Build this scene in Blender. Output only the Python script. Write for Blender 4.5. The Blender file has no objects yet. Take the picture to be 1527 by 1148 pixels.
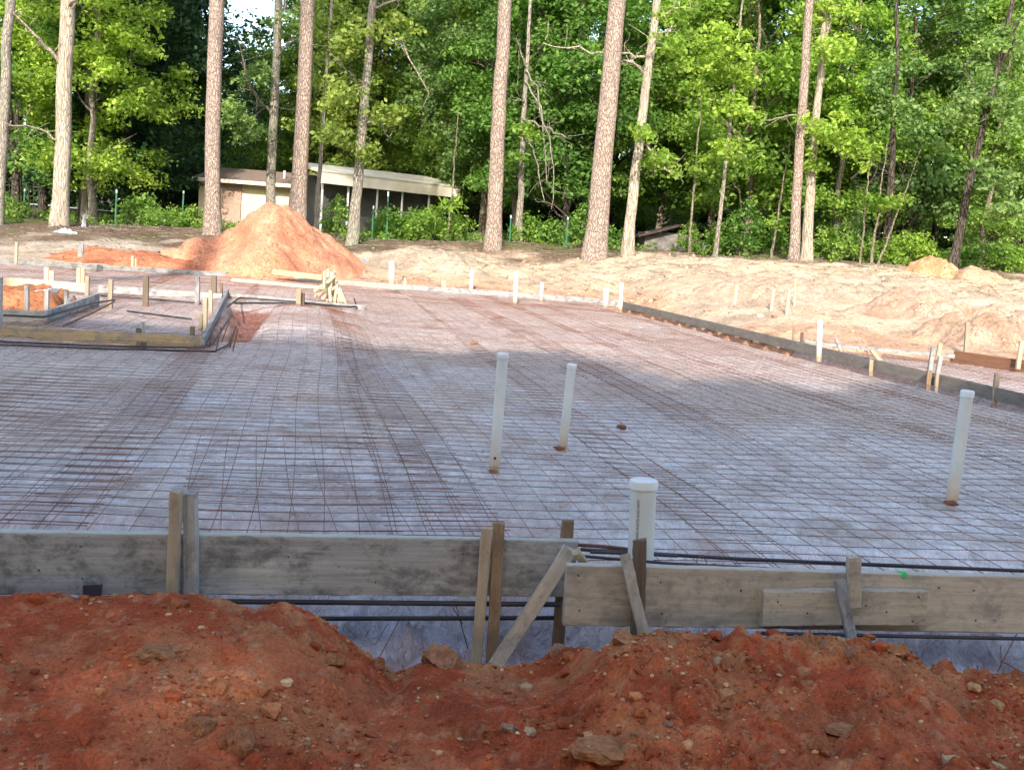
import bpy, math, random
import numpy as np
from mathutils import Vector, Matrix

scene = bpy.context.scene
COL = scene.collection
rng = np.random.default_rng(7)
random.seed(7)

# ------------------------------------------------------------------ camera
W0, H0, F = 1527.0, 1148.0, 1650.0
CAMZ = 1.18
ROLL = math.radians(4.3)
PIT = math.atan(216 * math.cos(ROLL) / F)
_f = np.array([0, math.cos(PIT), -math.sin(PIT)])
_r0 = np.array([1.0, 0, 0]); _u0 = np.array([0, math.sin(PIT), math.cos(PIT)])
_r = _r0 * math.cos(ROLL) + _u0 * math.sin(ROLL)
_u = _u0 * math.cos(ROLL) - _r0 * math.sin(ROLL)
CAM = np.array([0, 0, CAMZ])

def ray(px, py):
    return _f + _r * ((px - W0 / 2) / F) - _u * ((py - H0 / 2) / F)
def at(px, py, z=0.0):            # point of the horizontal plane z seen at a pixel of the photograph
    d = ray(px, py); t = (z - CAMZ) / d[2]
    return CAM + d * t
def aty(px, py, Y):               # point of the vertical plane y=Y
    d = ray(px, py); return CAM + d * (Y / d[1])

cd = bpy.data.cameras.new('camera'); cam = bpy.data.objects.new('camera', cd); COL.objects.link(cam)
cd.sensor_width = 36; cd.lens = 36 * F / W0; cd.clip_end = 2000; cd.clip_start = 0.05
M = Matrix.Identity(4)
for i in range(3):
    M[i][0] = _r[i]; M[i][1] = _u[i]; M[i][2] = -_f[i]; M[i][3] = CAM[i]
cam.matrix_world = M
scene.camera = cam

# ------------------------------------------------------------------ noise
def _hash(ix, iy, seed):
    n = (ix.astype(np.int64) * 374761393 + iy.astype(np.int64) * 668265263 + seed * 1442695041) & 0xffffffff
    n = ((n ^ (n >> 13)) * 1274126177) & 0xffffffff
    return ((n ^ (n >> 16)) & 0xffff) / 65535.0
def noise2(x, y, seed=0):
    x = np.asarray(x, float); y = np.asarray(y, float)
    ix = np.floor(x); iy = np.floor(y); fx = x - ix; fy = y - iy
    fx = fx * fx * fx * (fx * (fx * 6 - 15) + 10); fy = fy * fy * fy * (fy * (fy * 6 - 15) + 10)
    a = _hash(ix, iy, seed); b = _hash(ix + 1, iy, seed); c = _hash(ix, iy + 1, seed); d = _hash(ix + 1, iy + 1, seed)
    return (a + (b - a) * fx) * (1 - fy) + (c + (d - c) * fx) * fy - 0.5
def fbm(x, y, octv=4, seed=0, gain=0.5):
    s = 0; a = 1.0
    for o in range(octv):
        c, sn = math.cos(o * 1.3), math.sin(o * 1.3)
        s = s + a * noise2((x * c - y * sn) * 2 ** o + 17.3 * o, (x * sn + y * c) * 2 ** o - 9.1 * o, seed + o)
        a *= gain
    return s
def sstep(a, b, x):
    t = np.clip((x - a) / (b - a), 0, 1); return t * t * (3 - 2 * t)

# ------------------------------------------------------------------ object helpers
def tag(o, label=None, cat=None, group=None, kind=None):
    if label: o['label'] = label
    if cat: o['category'] = cat
    if group: o['group'] = group
    if kind: o['kind'] = kind
    return o
def link(name, me, mat=None, parent=None, loc=None):
    o = bpy.data.objects.new(name, me); COL.objects.link(o)
    if mat is not None:
        for m in (mat if isinstance(mat, (list, tuple)) else [mat]): me.materials.append(m)
    if parent is not None: o.parent = parent
    if loc is not None: o.location = loc
    return o
def empty(name, loc=(0, 0, 0)):
    o = bpy.data.objects.new(name, None); COL.objects.link(o); o.location = loc; o.empty_display_size = 0.1
    return o
def fastmesh(name, V, Fq, smooth=False, col=None):
    """V (n,3); Fq (m,k) constant-size faces"""
    V = np.asarray(V, np.float32); Fq = np.asarray(Fq, np.int32); k = Fq.shape[1]
    me = bpy.data.meshes.new(name)
    me.vertices.add(len(V)); me.vertices.foreach_set('co', V.ravel())
    me.loops.add(Fq.size); me.loops.foreach_set('vertex_index', Fq.ravel())
    me.polygons.add(len(Fq)); me.polygons.foreach_set('loop_start', np.arange(0, Fq.size, k, dtype=np.int32))
    me.polygons.foreach_set('use_smooth', np.full(len(Fq), smooth))
    me.update(calc_edges=True)
    if col is not None:
        ca = me.color_attributes.new('soil', 'FLOAT_COLOR', 'POINT')
        c = np.ones((len(V), 4), np.float32); c[:, :3] = col; ca.data.foreach_set('color', c.ravel())
    return me
class MB:
    def __init__(s): s.v = []; s.f = []; s.n = 0
    def add(s, V, Fs):
        V = np.asarray(V, float); s.v.append(V)
        for f in Fs: s.f.append([i + s.n for i in f])
        s.n += len(V)
    def box(s, c, sz, R=None):
        hx, hy, hz = np.array(sz) / 2
        V = np.array([[x, y, z] for x in (-hx, hx) for y in (-hy, hy) for z in (-hz, hz)])
        if R is not None: V = V @ np.array(R).T
        s.add(V + np.array(c), [(0, 1, 3, 2), (4, 6, 7, 5), (0, 4, 5, 1), (2, 3, 7, 6), (0, 2, 6, 4), (1, 5, 7, 3)])
    def tube(s, P, R, n=8, cap=True):
        P = np.asarray(P, float); R = np.broadcast_to(np.asarray(R, float), (len(P),))
        T = np.gradient(P, axis=0); T /= np.linalg.norm(T, axis=1)[:, None] + 1e-9
        a = np.array([0, 0, 1.0]) if abs(T[0][2]) < 0.9 else np.array([1.0, 0, 0])
        ang = np.arange(n) * 2 * math.pi / n
        V = []
        U = np.cross(T[0], a); U /= np.linalg.norm(U)
        for p, t, r in zip(P, T, R):
            U = U - t * np.dot(U, t); U /= np.linalg.norm(U) + 1e-9
            B = np.cross(t, U)
            V.append(p + r * (np.cos(ang)[:, None] * U + np.sin(ang)[:, None] * B))
        V = np.concatenate(V); Fs = []
        for i in range(len(P) - 1):
            for j in range(n):
                Fs.append((i * n + j, i * n + (j + 1) % n, (i + 1) * n + (j + 1) % n, (i + 1) * n + j))
        if cap:
            Fs.append(tuple(range(n))[::-1]); Fs.append(tuple((len(P) - 1) * n + j for j in range(n)))
        s.add(V, Fs)
    def mesh(s, name, smooth=False):
        me = bpy.data.meshes.new(name); me.from_pydata(np.concatenate(s.v).tolist(), [], s.f); me.update()
        if smooth: me.polygons.foreach_set('use_smooth', np.full(len(me.polygons), True))
        return me

# ------------------------------------------------------------------ materials
def newmat(name):
    m = bpy.data.materials.new(name); m.use_nodes = True
    nt = m.node_tree; nt.nodes.clear()
    out = nt.nodes.new('ShaderNodeOutputMaterial'); b = nt.nodes.new('ShaderNodeBsdfPrincipled')
    nt.links.new(b.outputs[0], out.inputs[0])
    return m, nt, b, out
def N(nt, t, **kw):
    n = nt.nodes.new(t)
    for k, v in kw.items():
        if k in n.inputs: n.inputs[k].default_value = v
        else: setattr(n, k, v)
    return n
def mapping(nt, scale=(1, 1, 1), coord='Object'):
    tc = N(nt, 'ShaderNodeTexCoord'); mp = N(nt, 'ShaderNodeMapping'); mp.inputs['Scale'].default_value = scale
    nt.links.new(tc.outputs[coord], mp.inputs[0]); return mp.outputs[0]
def tex(nt, vec, scale, detail=5, rough=0.6, dist=0.0):
    n = N(nt, 'ShaderNodeTexNoise'); n.inputs['Scale'].default_value = scale; n.inputs['Detail'].default_value = detail
    n.inputs['Roughness'].default_value = rough; n.inputs['Distortion'].default_value = dist
    if vec is not None: nt.links.new(vec, n.inputs['Vector'])
    return n.outputs['Fac']
def ramp(nt, fac, stops):
    r = N(nt, 'ShaderNodeValToRGB'); e = r.color_ramp.elements
    while len(e) < len(stops): e.new(0.5)
    for i, (p, c) in enumerate(stops):
        e[i].position = p; e[i].color = (*c, 1) if len(c) == 3 else c
    nt.links.new(fac, r.inputs[0]); return r.outputs[0]
def mix(nt, a, b, fac, mode='MIX'):
    m = N(nt, 'ShaderNodeMix'); m.data_type = 'RGBA'; m.blend_type = mode
    for s, v in (('A', a), ('B', b)):
        sock = [i for i in m.inputs if i.name == s and i.type == 'RGBA'][0]
        if isinstance(v, (tuple, list)): sock.default_value = (*v, 1)
        else: nt.links.new(v, sock)
    if isinstance(fac, (int, float)): m.inputs[0].default_value = fac
    else: nt.links.new(fac, m.inputs[0])
    return [o for o in m.outputs if o.type == 'RGBA'][0]
def bump(nt, b, h, strength=0.5, dist=0.01):
    n = N(nt, 'ShaderNodeBump'); n.inputs['Strength'].default_value = strength; n.inputs['Distance'].default_value = dist
    nt.links.new(h, n.inputs['Height']); nt.links.new(n.outputs[0], b.inputs['Normal'])

def wood(name, light, dark, stain=None, stain_amt=0.5, scale=1.0):
    m, nt, b, _ = newmat(name)
    g = mapping(nt, (1.2 * scale, 28 * scale, 22 * scale))
    oi = N(nt, 'ShaderNodeObjectInfo')
    add = N(nt, 'ShaderNodeVectorMath'); add.operation = 'ADD'
    sc = N(nt, 'ShaderNodeVectorMath'); sc.operation = 'SCALE'; sc.inputs[0].default_value = (37, 91, 53)
    nt.links.new(oi.outputs['Random'], sc.inputs['Scale']); nt.links.new(g, add.inputs[0]); nt.links.new(sc.outputs[0], add.inputs[1])
    grain = tex(nt, add.outputs[0], 2.2, 6, 0.65, 0.4)
    c = ramp(nt, grain, [(0.3, dark), (0.52, tuple((l + d) / 2 for l, d in zip(light, dark))), (0.72, light)])
    b2 = mapping(nt, (1, 1.6, 1.6))
    add2 = N(nt, 'ShaderNodeVectorMath'); add2.operation = 'ADD'
    nt.links.new(b2, add2.inputs[0]); nt.links.new(sc.outputs[0], add2.inputs[1])
    blot = tex(nt, add2.outputs[0], 7 * scale, 8, 0.75, 0.3)
    if stain:
        f = ramp(nt, blot, [(0.47, (0, 0, 0)), (0.62, (stain_amt,) * 3)])
        c = mix(nt, c, stain, f)
    spk = tex(nt, add2.outputs[0], 38 * scale, 3, 0.7)
    f2 = ramp(nt, spk, [(0.62, (0, 0, 0)), (0.72, (0.6,) * 3)])
    c = mix(nt, c, tuple(x * 0.35 for x in dark), f2)
    hv = N(nt, 'ShaderNodeHueSaturation'); 
    mr = N(nt, 'ShaderNodeMapRange'); mr.inputs['To Min'].default_value = 0.8; mr.inputs['To Max'].default_value = 1.2
    nt.links.new(oi.outputs['Random'], mr.inputs[0]); nt.links.new(mr.outputs[0], hv.inputs['Value']); nt.links.new(c, hv.inputs['Color'])
    nt.links.new(hv.outputs[0], b.inputs['Base Color']); b.inputs['Roughness'].default_value = 0.85
    b.inputs['Specular IOR Level'].default_value = 0.2
    bump(nt, b, grain, 0.35, 0.004)
    return m
MW = {
 'farform': wood('wood_far_form', (0.27, 0.245, 0.21), (0.16, 0.145, 0.125), (0.1, 0.09, 0.08), 0.5),
 'grey': wood('wood_grey_form', (0.42, 0.415, 0.40), (0.24, 0.235, 0.225), (0.10, 0.10, 0.095), 0.8),
 'tan': wood('wood_tan_form', (0.54, 0.475, 0.385), (0.35, 0.305, 0.24), (0.17, 0.165, 0.155), 0.6),
 'brown': wood('wood_brown', (0.33, 0.235, 0.15), (0.19, 0.13, 0.085), (0.1, 0.07, 0.05), 0.4),
 'pale': wood('wood_pale', (0.50, 0.42, 0.30), (0.34, 0.27, 0.18), (0.24, 0.2, 0.16), 0.4),
 'fresh': wood('wood_fresh', (0.68, 0.55, 0.36), (0.5, 0.38, 0.23)),
 'yellow': wood('wood_yellow', (0.45, 0.33, 0.17), (0.27, 0.2, 0.12), (0.16, 0.16, 0.15), 0.9),
 'dark': wood('wood_dark', (0.2, 0.15, 0.11), (0.1, 0.075, 0.055)),
 'rustb': wood('rusty_board', (0.26, 0.13, 0.075), (0.13, 0.065, 0.04)),
}

def simple(name, c1, c2, scale=8, rough=0.6, bumpd=0.0, metal=0.0, det=5, coat=0.0, lo=0.35, hi=0.65):
    m, nt, b, _ = newmat(name); v = mapping(nt)
    f = tex(nt, v, scale, det, 0.62)
    nt.links.new(ramp(nt, f, [(lo, c1), (hi, c2)]), b.inputs['Base Color'])
    b.inputs['Roughness'].default_value = rough; b.inputs['Metallic'].default_value = metal
    if bumpd: bump(nt, b, f, 0.6, bumpd)
    return m
M_PVC = simple('white_pvc', (0.56, 0.60, 0.58), (0.68, 0.70, 0.66), 6, 0.4)
M_CAP = simple('white_pipe_cap', (0.66, 0.70, 0.70), (0.76, 0.78, 0.77), 6, 0.4)
def pvc_dirty():
    m, nt, b, _ = newmat('white_pvc_dirty'); v = mapping(nt)
    f = tex(nt, v, 7, 5, 0.6); c = ramp(nt, f, [(0.35, (0.54, 0.57, 0.545)), (0.7, (0.66, 0.67, 0.62))])
    sp = N(nt, 'ShaderNodeSeparateXYZ'); nt.links.new(v, sp.inputs[0])
    ad = N(nt, 'ShaderNodeMath'); ad.operation = 'MULTIPLY_ADD'; ad.inputs[1].default_value = 0.25; ad.inputs[2].default_value = -0.125
    nt.links.new(tex(nt, v, 14, 4), ad.inputs[0])
    s2 = N(nt, 'ShaderNodeMath'); s2.operation = 'SUBTRACT'; nt.links.new(sp.outputs[2], s2.inputs[0]); nt.links.new(ad.outputs[0], s2.inputs[1])
    f2 = ramp(nt, s2.outputs[0], [(0.02, (0.75,) * 3), (0.2, (0.0,) * 3)])
    c = mix(nt, c, (0.45, 0.27, 0.13), f2)
    nt.links.new(c, b.inputs['Base Color']); b.inputs['Roughness'].default_value = 0.42
    return m
M_PVCD = pvc_dirty()
M_WIRE = simple('rusty_wire', (0.13, 0.058, 0.038), (0.24, 0.11, 0.062), 9, 0.8, det=3)
M_REBAR = simple('dark_rebar', (0.03, 0.034, 0.042), (0.065, 0.055, 0.055), 5, 0.5, 0.0, 0.4)
M_RREBAR = simple('rusty_rebar', (0.09, 0.045, 0.03), (0.17, 0.075, 0.04), 8, 0.8)
M_HOLE = simple('dark_hole', (0.01, 0.01, 0.01), (0.02, 0.02, 0.02), 5, 0.9)
M_INK = simple('print_ink', (0.03, 0.03, 0.04), (0.05, 0.05, 0.06), 30, 0.6)
M_GREEN = simple('green_marking_paint', (0.04, 0.55, 0.14), (0.08, 0.65, 0.22), 60, 0.6)
M_TPOST = simple('green_post_paint', (0.03, 0.12, 0.07), (0.06, 0.2, 0.12), 12, 0.5)
M_TPTIP = simple('pale_post_tip', (0.55, 0.55, 0.5), (0.7, 0.7, 0.64), 12, 0.5)
M_IRON = simple('black_iron', (0.015, 0.015, 0.016), (0.04, 0.035, 0.03), 14, 0.6)
M_CREAM = simple('cream_siding', (0.68, 0.60, 0.38), (0.76, 0.68, 0.46), 1.5, 0.7)
M_FASC = simple('cream_fascia', (0.68, 0.63, 0.5), (0.8, 0.75, 0.62), 2, 0.7)
M_ROOFB = simple('brown_shingles', (0.18, 0.13, 0.10), (0.30, 0.22, 0.17), 9, 0.9, 0.01)
M_ROOFG = simple('grey_shingles', (0.36, 0.33, 0.3), (0.52, 0.48, 0.43), 6, 0.9, 0.01)
M_SCREEN = simple('dark_porch_screen', (0.06, 0.065, 0.065), (0.13, 0.13, 0.12), 1.2, 0.5)
M_POSTW = simple('white_porch_post', (0.5, 0.5, 0.47), (0.65, 0.64, 0.6), 5, 0.6)
M_SHEDW = simple('weathered_shed_wood', (0.10, 0.09, 0.085), (0.24, 0.22, 0.2), 4, 0.9)
M_SHEDR = simple('dark_shed_roof', (0.03, 0.022, 0.022), (0.08, 0.05, 0.045), 5, 0.9)
M_SHEDLT = simple('grey_sheet_metal', (0.3, 0.33, 0.36), (0.45, 0.47, 0.5), 4, 0.6)
M_TARP = simple('blue_tarp', (0.02, 0.16, 0.6), (0.06, 0.3, 0.8), 8, 0.4)
M_SCRAP = simple('white_plastic_scrap', (0.6, 0.62, 0.66), (0.8, 0.8, 0.8), 12, 0.35)
M_LITTER = simple('grey_litter', (0.3, 0.32, 0.34), (0.5, 0.52, 0.54), 12, 0.5)
M_DPLASTIC = simple('dark_plastic_scrap', (0.045, 0.04, 0.055), (0.08, 0.07, 0.09), 12, 0.35)
M_ROAD = simple('pale_road', (0.38, 0.37, 0.36), (0.48, 0.47, 0.45), 2, 0.9)
def brick():
    m, nt, b, _ = newmat('pale_brick'); v = mapping(nt)
    n = N(nt, 'ShaderNodeTexBrick'); n.inputs['Scale'].default_value = 4.0
    sp = N(nt, 'ShaderNodeSeparateXYZ'); cb = N(nt, 'ShaderNodeCombineXYZ'); nt.links.new(v, sp.inputs[0])
    nt.links.new(sp.outputs[0], cb.inputs[0]); nt.links.new(sp.outputs[2], cb.inputs[1]); nt.links.new(cb.outputs[0], n.inputs['Vector'])
    n.inputs['Color1'].default_value = (0.42, 0.27, 0.2, 1); n.inputs['Color2'].default_value = (0.3, 0.19, 0.14, 1); n.inputs['Mortar'].default_value = (0.45, 0.4, 0.34, 1)
    nt.links.new(n.outputs[0], b.inputs['Base Color']); b.inputs['Roughness'].default_value = 0.9
    return m
M_BRICK = brick()

def soilmat(name, amp=1.0, fine=60, rough=0.95, coarse=6, grain=None, grain_amt=0.5, grain_cols=None, gbump=1.0):
    m, nt, b, _ = newmat(name); v = mapping(nt)
    at_ = N(nt, 'ShaderNodeVertexColor'); at_.layer_name = 'soil'
    f = tex(nt, v, fine, 6, 0.75); f2 = tex(nt, v, coarse, 6, 0.65, 0.4)
    k = ramp(nt, f, [(0.3, (0.62, 0.6, 0.58)), (0.5, (1, 1, 1)), (0.72, (1.45, 1.4, 1.35))])
    k2 = ramp(nt, f2, [(0.35, (0.74, 0.72, 0.70)), (0.65, (1.22, 1.22, 1.22))])
    c = mix(nt, at_.outputs[0], k, 1.0, 'MULTIPLY'); c = mix(nt, c, k2, 1.0, 'MULTIPLY')
    h = f
    for gi, (gs, ga) in enumerate(grain or []):
        vo = N(nt, 'ShaderNodeTexVoronoi'); vo.inputs['Scale'].default_value = gs; vo.inputs['Randomness'].default_value = 1.0
        jit = mix(nt, v, N(nt, 'ShaderNodeTexNoise', Scale=gs * 1.3).outputs['Color'], 0.35 / gs); nt.links.new(jit, vo.inputs['Vector'])
        sp = N(nt, 'ShaderNodeSeparateXYZ'); nt.links.new(vo.outputs['Color'], sp.inputs[0])
        patch = tex(nt, v, gs * 0.06, 4, 0.6)
        th = N(nt, 'ShaderNodeMath'); th.operation = 'MULTIPLY_ADD'; th.inputs[1].default_value = 1.6; th.inputs[2].default_value = -0.65
        nt.links.new(patch, th.inputs[0])
        lt = N(nt, 'ShaderNodeMath'); lt.operation = 'LESS_THAN'; nt.links.new(sp.outputs[0], lt.inputs[0]); nt.links.new(th.outputs[0], lt.inputs[1])
        core = ramp(nt, vo.outputs['Distance'], [(0.28, (1, 1, 1)), (0.42, (0, 0, 0))])
        mk = N(nt, 'ShaderNodeMath'); mk.operation = 'MULTIPLY'; nt.links.new(lt.outputs[0], mk.inputs[0]); nt.links.new(core, mk.inputs[1])
        mk2 = N(nt, 'ShaderNodeMath'); mk2.operation = 'MULTIPLY'; mk2.inputs[1].default_value = ga; nt.links.new(mk.outputs[0], mk2.inputs[0])
        n = len(grain_cols); gc = ramp(nt, sp.outputs[1], [((i + .5) / n, q) for i, q in enumerate(grain_cols)])
        c = mix(nt, c, gc, mk2.outputs[0])
        ad = N(nt, 'ShaderNodeMath'); ad.operation = 'MULTIPLY_ADD'; ad.inputs[1].default_value = gbump; nt.links.new(mk.outputs[0], ad.inputs[0]); nt.links.new(h, ad.inputs[2]); h = ad.outputs[0]
    nt.links.new(c, b.inputs['Base Color']); b.inputs['Roughness'].default_value = rough
    b.inputs['Specular IOR Level'].default_value = 0.15
    bump(nt, b, h, 0.9, 0.02 * amp)
    return m
GR = [(0.25, 0.05, 0.02), (0.38, 0.09, 0.032), (0.46, 0.19, 0.075), (0.52, 0.31, 0.15), (0.42, 0.13, 0.05), (0.33, 0.17, 0.09)]
GS = [(0.40, 0.26, 0.18), (0.52, 0.38, 0.29), (0.58, 0.44, 0.34), (0.44, 0.31, 0.22)]
GP = [(0.40, 0.15, 0.08), (0.55, 0.26, 0.15), (0.60, 0.32, 0.2), (0.46, 0.19, 0.1)]
M_SOIL = soilmat('red_clay', 0.55, 75, grain=[(150, 0.8), (62, 0.75)], grain_cols=GR)
M_GROUND = soilmat('sandy_ground', 2.2, 14, coarse=1.5, grain=[(9, 0.5), (26, 0.6)], grain_cols=GS)
M_PILE = soilmat('orange_clay_pile', 2.0, 16, coarse=1.7, grain=[(9, 0.35), (24, 0.4)], grain_cols=GP)
M_SANDH = soilmat('sand_heap', 2.0, 16, coarse=1.7, grain=[(9, 0.5), (26, 0.5)], grain_cols=GS)
M_CLOD = soilmat('clod', 0.4, 60)
M_ROCK = soilmat('clay_clod', 0.5, 3.0, coarse=1.2, grain=[(5, 0.5)], grain_cols=GR)

def plasticmat():
    m, nt, b, _ = newmat('poly_sheet'); v = mapping(nt)
    a = N(nt, 'ShaderNodeVertexColor'); a.layer_name = 'soil'
    w1 = tex(nt, mapping(nt, (1, 2.2, 1)), 3.2, 6, 0.62, 1.4)
    w2 = tex(nt, mapping(nt, (2.5, 1, 1)), 7, 4, 0.6, 2.0)
    k = ramp(nt, w1, [(0.3, (0.66, 0.62, 0.63)), (0.5, (1, 1, 1)), (0.68, (1.25, 1.26, 1.3))])
    c = mix(nt, a.outputs[0], k, 1.0, 'MULTIPLY')
    nt.links.new(c, b.inputs['Base Color'])
    nt.links.new(ramp(nt, w2, [(0.3, (0.2,) * 3), (0.7, (0.45,) * 3)]), b.inputs['Roughness'])
    b.inputs['Specular IOR Level'].default_value = 0.6
    s = N(nt, 'ShaderNodeMath'); s.operation = 'ADD'; nt.links.new(w1, s.inputs[0]); nt.links.new(w2, s.inputs[1])
    bump(nt, b, s.outputs[0], 0.9, 0.05)
    return m
M_POLY = plasticmat()

def barkmat(name, c1, c2, c3, vs=9, sz=0.22, lich=None):
    m, nt, b, _ = newmat(name)
    v = mapping(nt, (1, 1, sz))
    vo = N(nt, 'ShaderNodeTexVoronoi'); vo.feature = 'DISTANCE_TO_EDGE'; vo.inputs['Scale'].default_value = vs
    nz = N(nt, 'ShaderNodeTexNoise'); nz.inputs['Scale'].default_value = 6
    nt.links.new(v, nz.inputs['Vector'])
    ad = mix(nt, v, nz.outputs['Color'], 0.12); nt.links.new(ad, vo.inputs['Vector'])
    f = tex(nt, v, 12, 6, 0.7)
    edge = ramp(nt, vo.outputs['Distance'], [(0.0, (0, 0, 0)), (0.14, (1, 1, 1))])
    c = ramp(nt, f, [(0.3, c1), (0.7, c2)])
    c = mix(nt, c3, c, edge)
    big = tex(nt, mapping(nt, (1, 1, 0.6)), 1.3, 4)
    if lich: c = mix(nt, c, lich, ramp(nt, big, [(0.48, (0, 0, 0)), (0.62, (0.8,) * 3)]))
    nt.links.new(c, b.inputs['Base Color']); b.inputs['Roughness'].default_value = 0.95; b.inputs['Specular IOR Level'].default_value = 0.1
    s = N(nt, 'ShaderNodeMath'); s.operation = 'MULTIPLY_ADD'; s.inputs[1].default_value = 0.5
    nt.links.new(f, s.inputs[0]); nt.links.new(edge, s.inputs[2])
    bump(nt, b, s.outputs[0], 0.9, 0.03)
    return m
MBK = {

 'pine': barkmat('pine_bark', (0.33, 0.255, 0.21), (0.435, 0.345, 0.285), (0.25, 0.19, 0.155), 24, 0.3),
 'grey': barkmat('grey_bark', (0.27, 0.235, 0.19), (0.40, 0.36, 0.30), (0.2, 0.175, 0.145), 26, 0.2, (0.3, 0.3, 0.22)),
 'pale': barkmat('pale_bark', (0.42, 0.36, 0.28), (0.62, 0.54, 0.42), (0.34, 0.285, 0.22), 26, 0.12, (0.36, 0.31, 0.24)),
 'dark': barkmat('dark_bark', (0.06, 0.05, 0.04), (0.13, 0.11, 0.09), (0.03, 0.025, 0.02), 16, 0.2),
 'twig': barkmat('twig_bark', (0.22, 0.19, 0.14), (0.36, 0.31, 0.23), (0.15, 0.12, 0.09), 30, 0.2),
}
def leafmat(name, dark, mid, light, trans=0.35):
    m, nt, b, out = newmat(name)
    g = N(nt, 'ShaderNodeNewGeometry'); oi = N(nt, 'ShaderNodeObjectInfo')
    c = ramp(nt, g.outputs['Random Per Island'], [(0.0, dark), (0.5, mid), (1.0, light)])
    cl = tex(nt, mapping(nt), 0.55, 3, 0.5)
    k = ramp(nt, cl, [(0.35, (0.7, 0.75, 0.7)), (0.65, (1.25, 1.2, 1.1))])
    c = mix(nt, c, k, 1.0, 'MULTIPLY')
    hv = N(nt, 'ShaderNodeHueSaturation'); mr = N(nt, 'ShaderNodeMapRange')
    mr.inputs['To Min'].default_value = 0.48; mr.inputs['To Max'].default_value = 0.515
    nt.links.new(oi.outputs['Random'], mr.inputs[0]); nt.links.new(mr.outputs[0], hv.inputs['Hue'])
    mr2 = N(nt, 'ShaderNodeMapRange'); mr2.inputs['To Min'].default_value = 1.2; mr2.inputs['To Max'].default_value = 0.8
    nt.links.new(oi.outputs['Random'], mr2.inputs[0]); nt.links.new(mr2.outputs[0], hv.inputs['Value'])
    nt.links.new(c, hv.inputs['Color']); c = hv.outputs[0]
    nt.links.new(c, b.inputs['Base Color']); b.inputs['Roughness'].default_value = 0.5; b.inputs['Specular IOR Level'].default_value = 0.25
    tr = N(nt, 'ShaderNodeBsdfTranslucent'); mx = N(nt, 'ShaderNodeMixShader'); mx.inputs[0].default_value = trans
    nt.links.new(mix(nt, c, (1.35, 1.5, 0.6), 1.0, 'MULTIPLY'), tr.inputs[0])
    nt.links.new(b.outputs[0], mx.inputs[1]); nt.links.new(tr.outputs[0], mx.inputs[2]); nt.links.new(mx.outputs[0], out.inputs[0])
    return m
ML = {
 'green': leafmat('leaf_green', (0.095, 0.18, 0.042), (0.175, 0.31, 0.068), (0.28, 0.43, 0.10), 0.45),
 'bright': leafmat('leaf_bright', (0.135, 0.235, 0.042), (0.23, 0.375, 0.066), (0.335, 0.485, 0.10), 0.47),
 'dark': leafmat('leaf_shade_dark', (0.017, 0.046, 0.021), (0.034, 0.09, 0.037), (0.075, 0.155, 0.06), 0.25),  # shade inside the woods is put into this leaf colour
 'grey': leafmat('leaf_greygreen', (0.10, 0.175, 0.06), (0.18, 0.29, 0.10), (0.28, 0.40, 0.15), 0.45),
 'yellow': leafmat('leaf_yellowgreen', (0.14, 0.20, 0.045), (0.24, 0.32, 0.07), (0.34, 0.42, 0.11), 0.45),
 'needle': leafmat('pine_needles', (0.02, 0.05, 0.02), (0.04, 0.085, 0.03), (0.07, 0.12, 0.04), 0.2),
}

# ------------------------------------------------------------------ slab outline
_fa = [at(-260, 371), at(0, 388), at(350, 408), at(600, 426), at(760, 437), at(925, 449)]
_ra = [at(929, 450), at(1134, 497), at(1527, 587), at(1900, 672)]
# outer edge of the flat area (x -> Y); the porch strip beyond the right form is flat too
_pp = [at(1180, 507), at(1300, 516), at(1424, 528), at(1527, 543), at(1640, 560)]
EX = np.array([p[0] for p in _fa] + [p[0] for p in _pp]); EY = np.array([p[1] for p in _fa] + [p[1] for p in _pp])
_o = np.argsort(EX); EX = EX[_o]; EY = EY[_o]
def yedge(x): return np.interp(x, EX, EY)
RX = np.array([p[0] for p in _ra]); RY = np.array([p[1] for p in _ra])
def rdist(x, y):   # signed distance in from the right form line (positive on the slab side)
    p = _ra[0]; q = _ra[2]; d = (q - p)[:2]; d = d / np.linalg.norm(d); n = np.array([d[1], -d[0]])
    s = (x - p[0]) * n[0] + (y - p[1]) * n[1]
    s0 = (0 - p[0]) * n[0] + (8 - p[1]) * n[1]
    return s * np.sign(s0)
LB0, LB1 = at(-900, 772), at(862, 806)      # left front form, top edge
LB0 = LB1 + (at(0, 794) - LB1) * 2.2
RB0, RB1 = at(848, 842), at(1527, 860)
RB2 = RB0 + (RB1 - RB0) * 1.9
def ylin(p, q, x): return p[1] + (q[1] - p[1]) * (x - p[0]) / (q[0] - p[0])
def yfront(x):
    s = sstep(LB1[0] - 0.1, LB1[0] + 0.12, np.asarray(x, float))
    return ylin(LB0, LB1, x) * (1 - s) + ylin(RB0, RB1, x) * s

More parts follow.
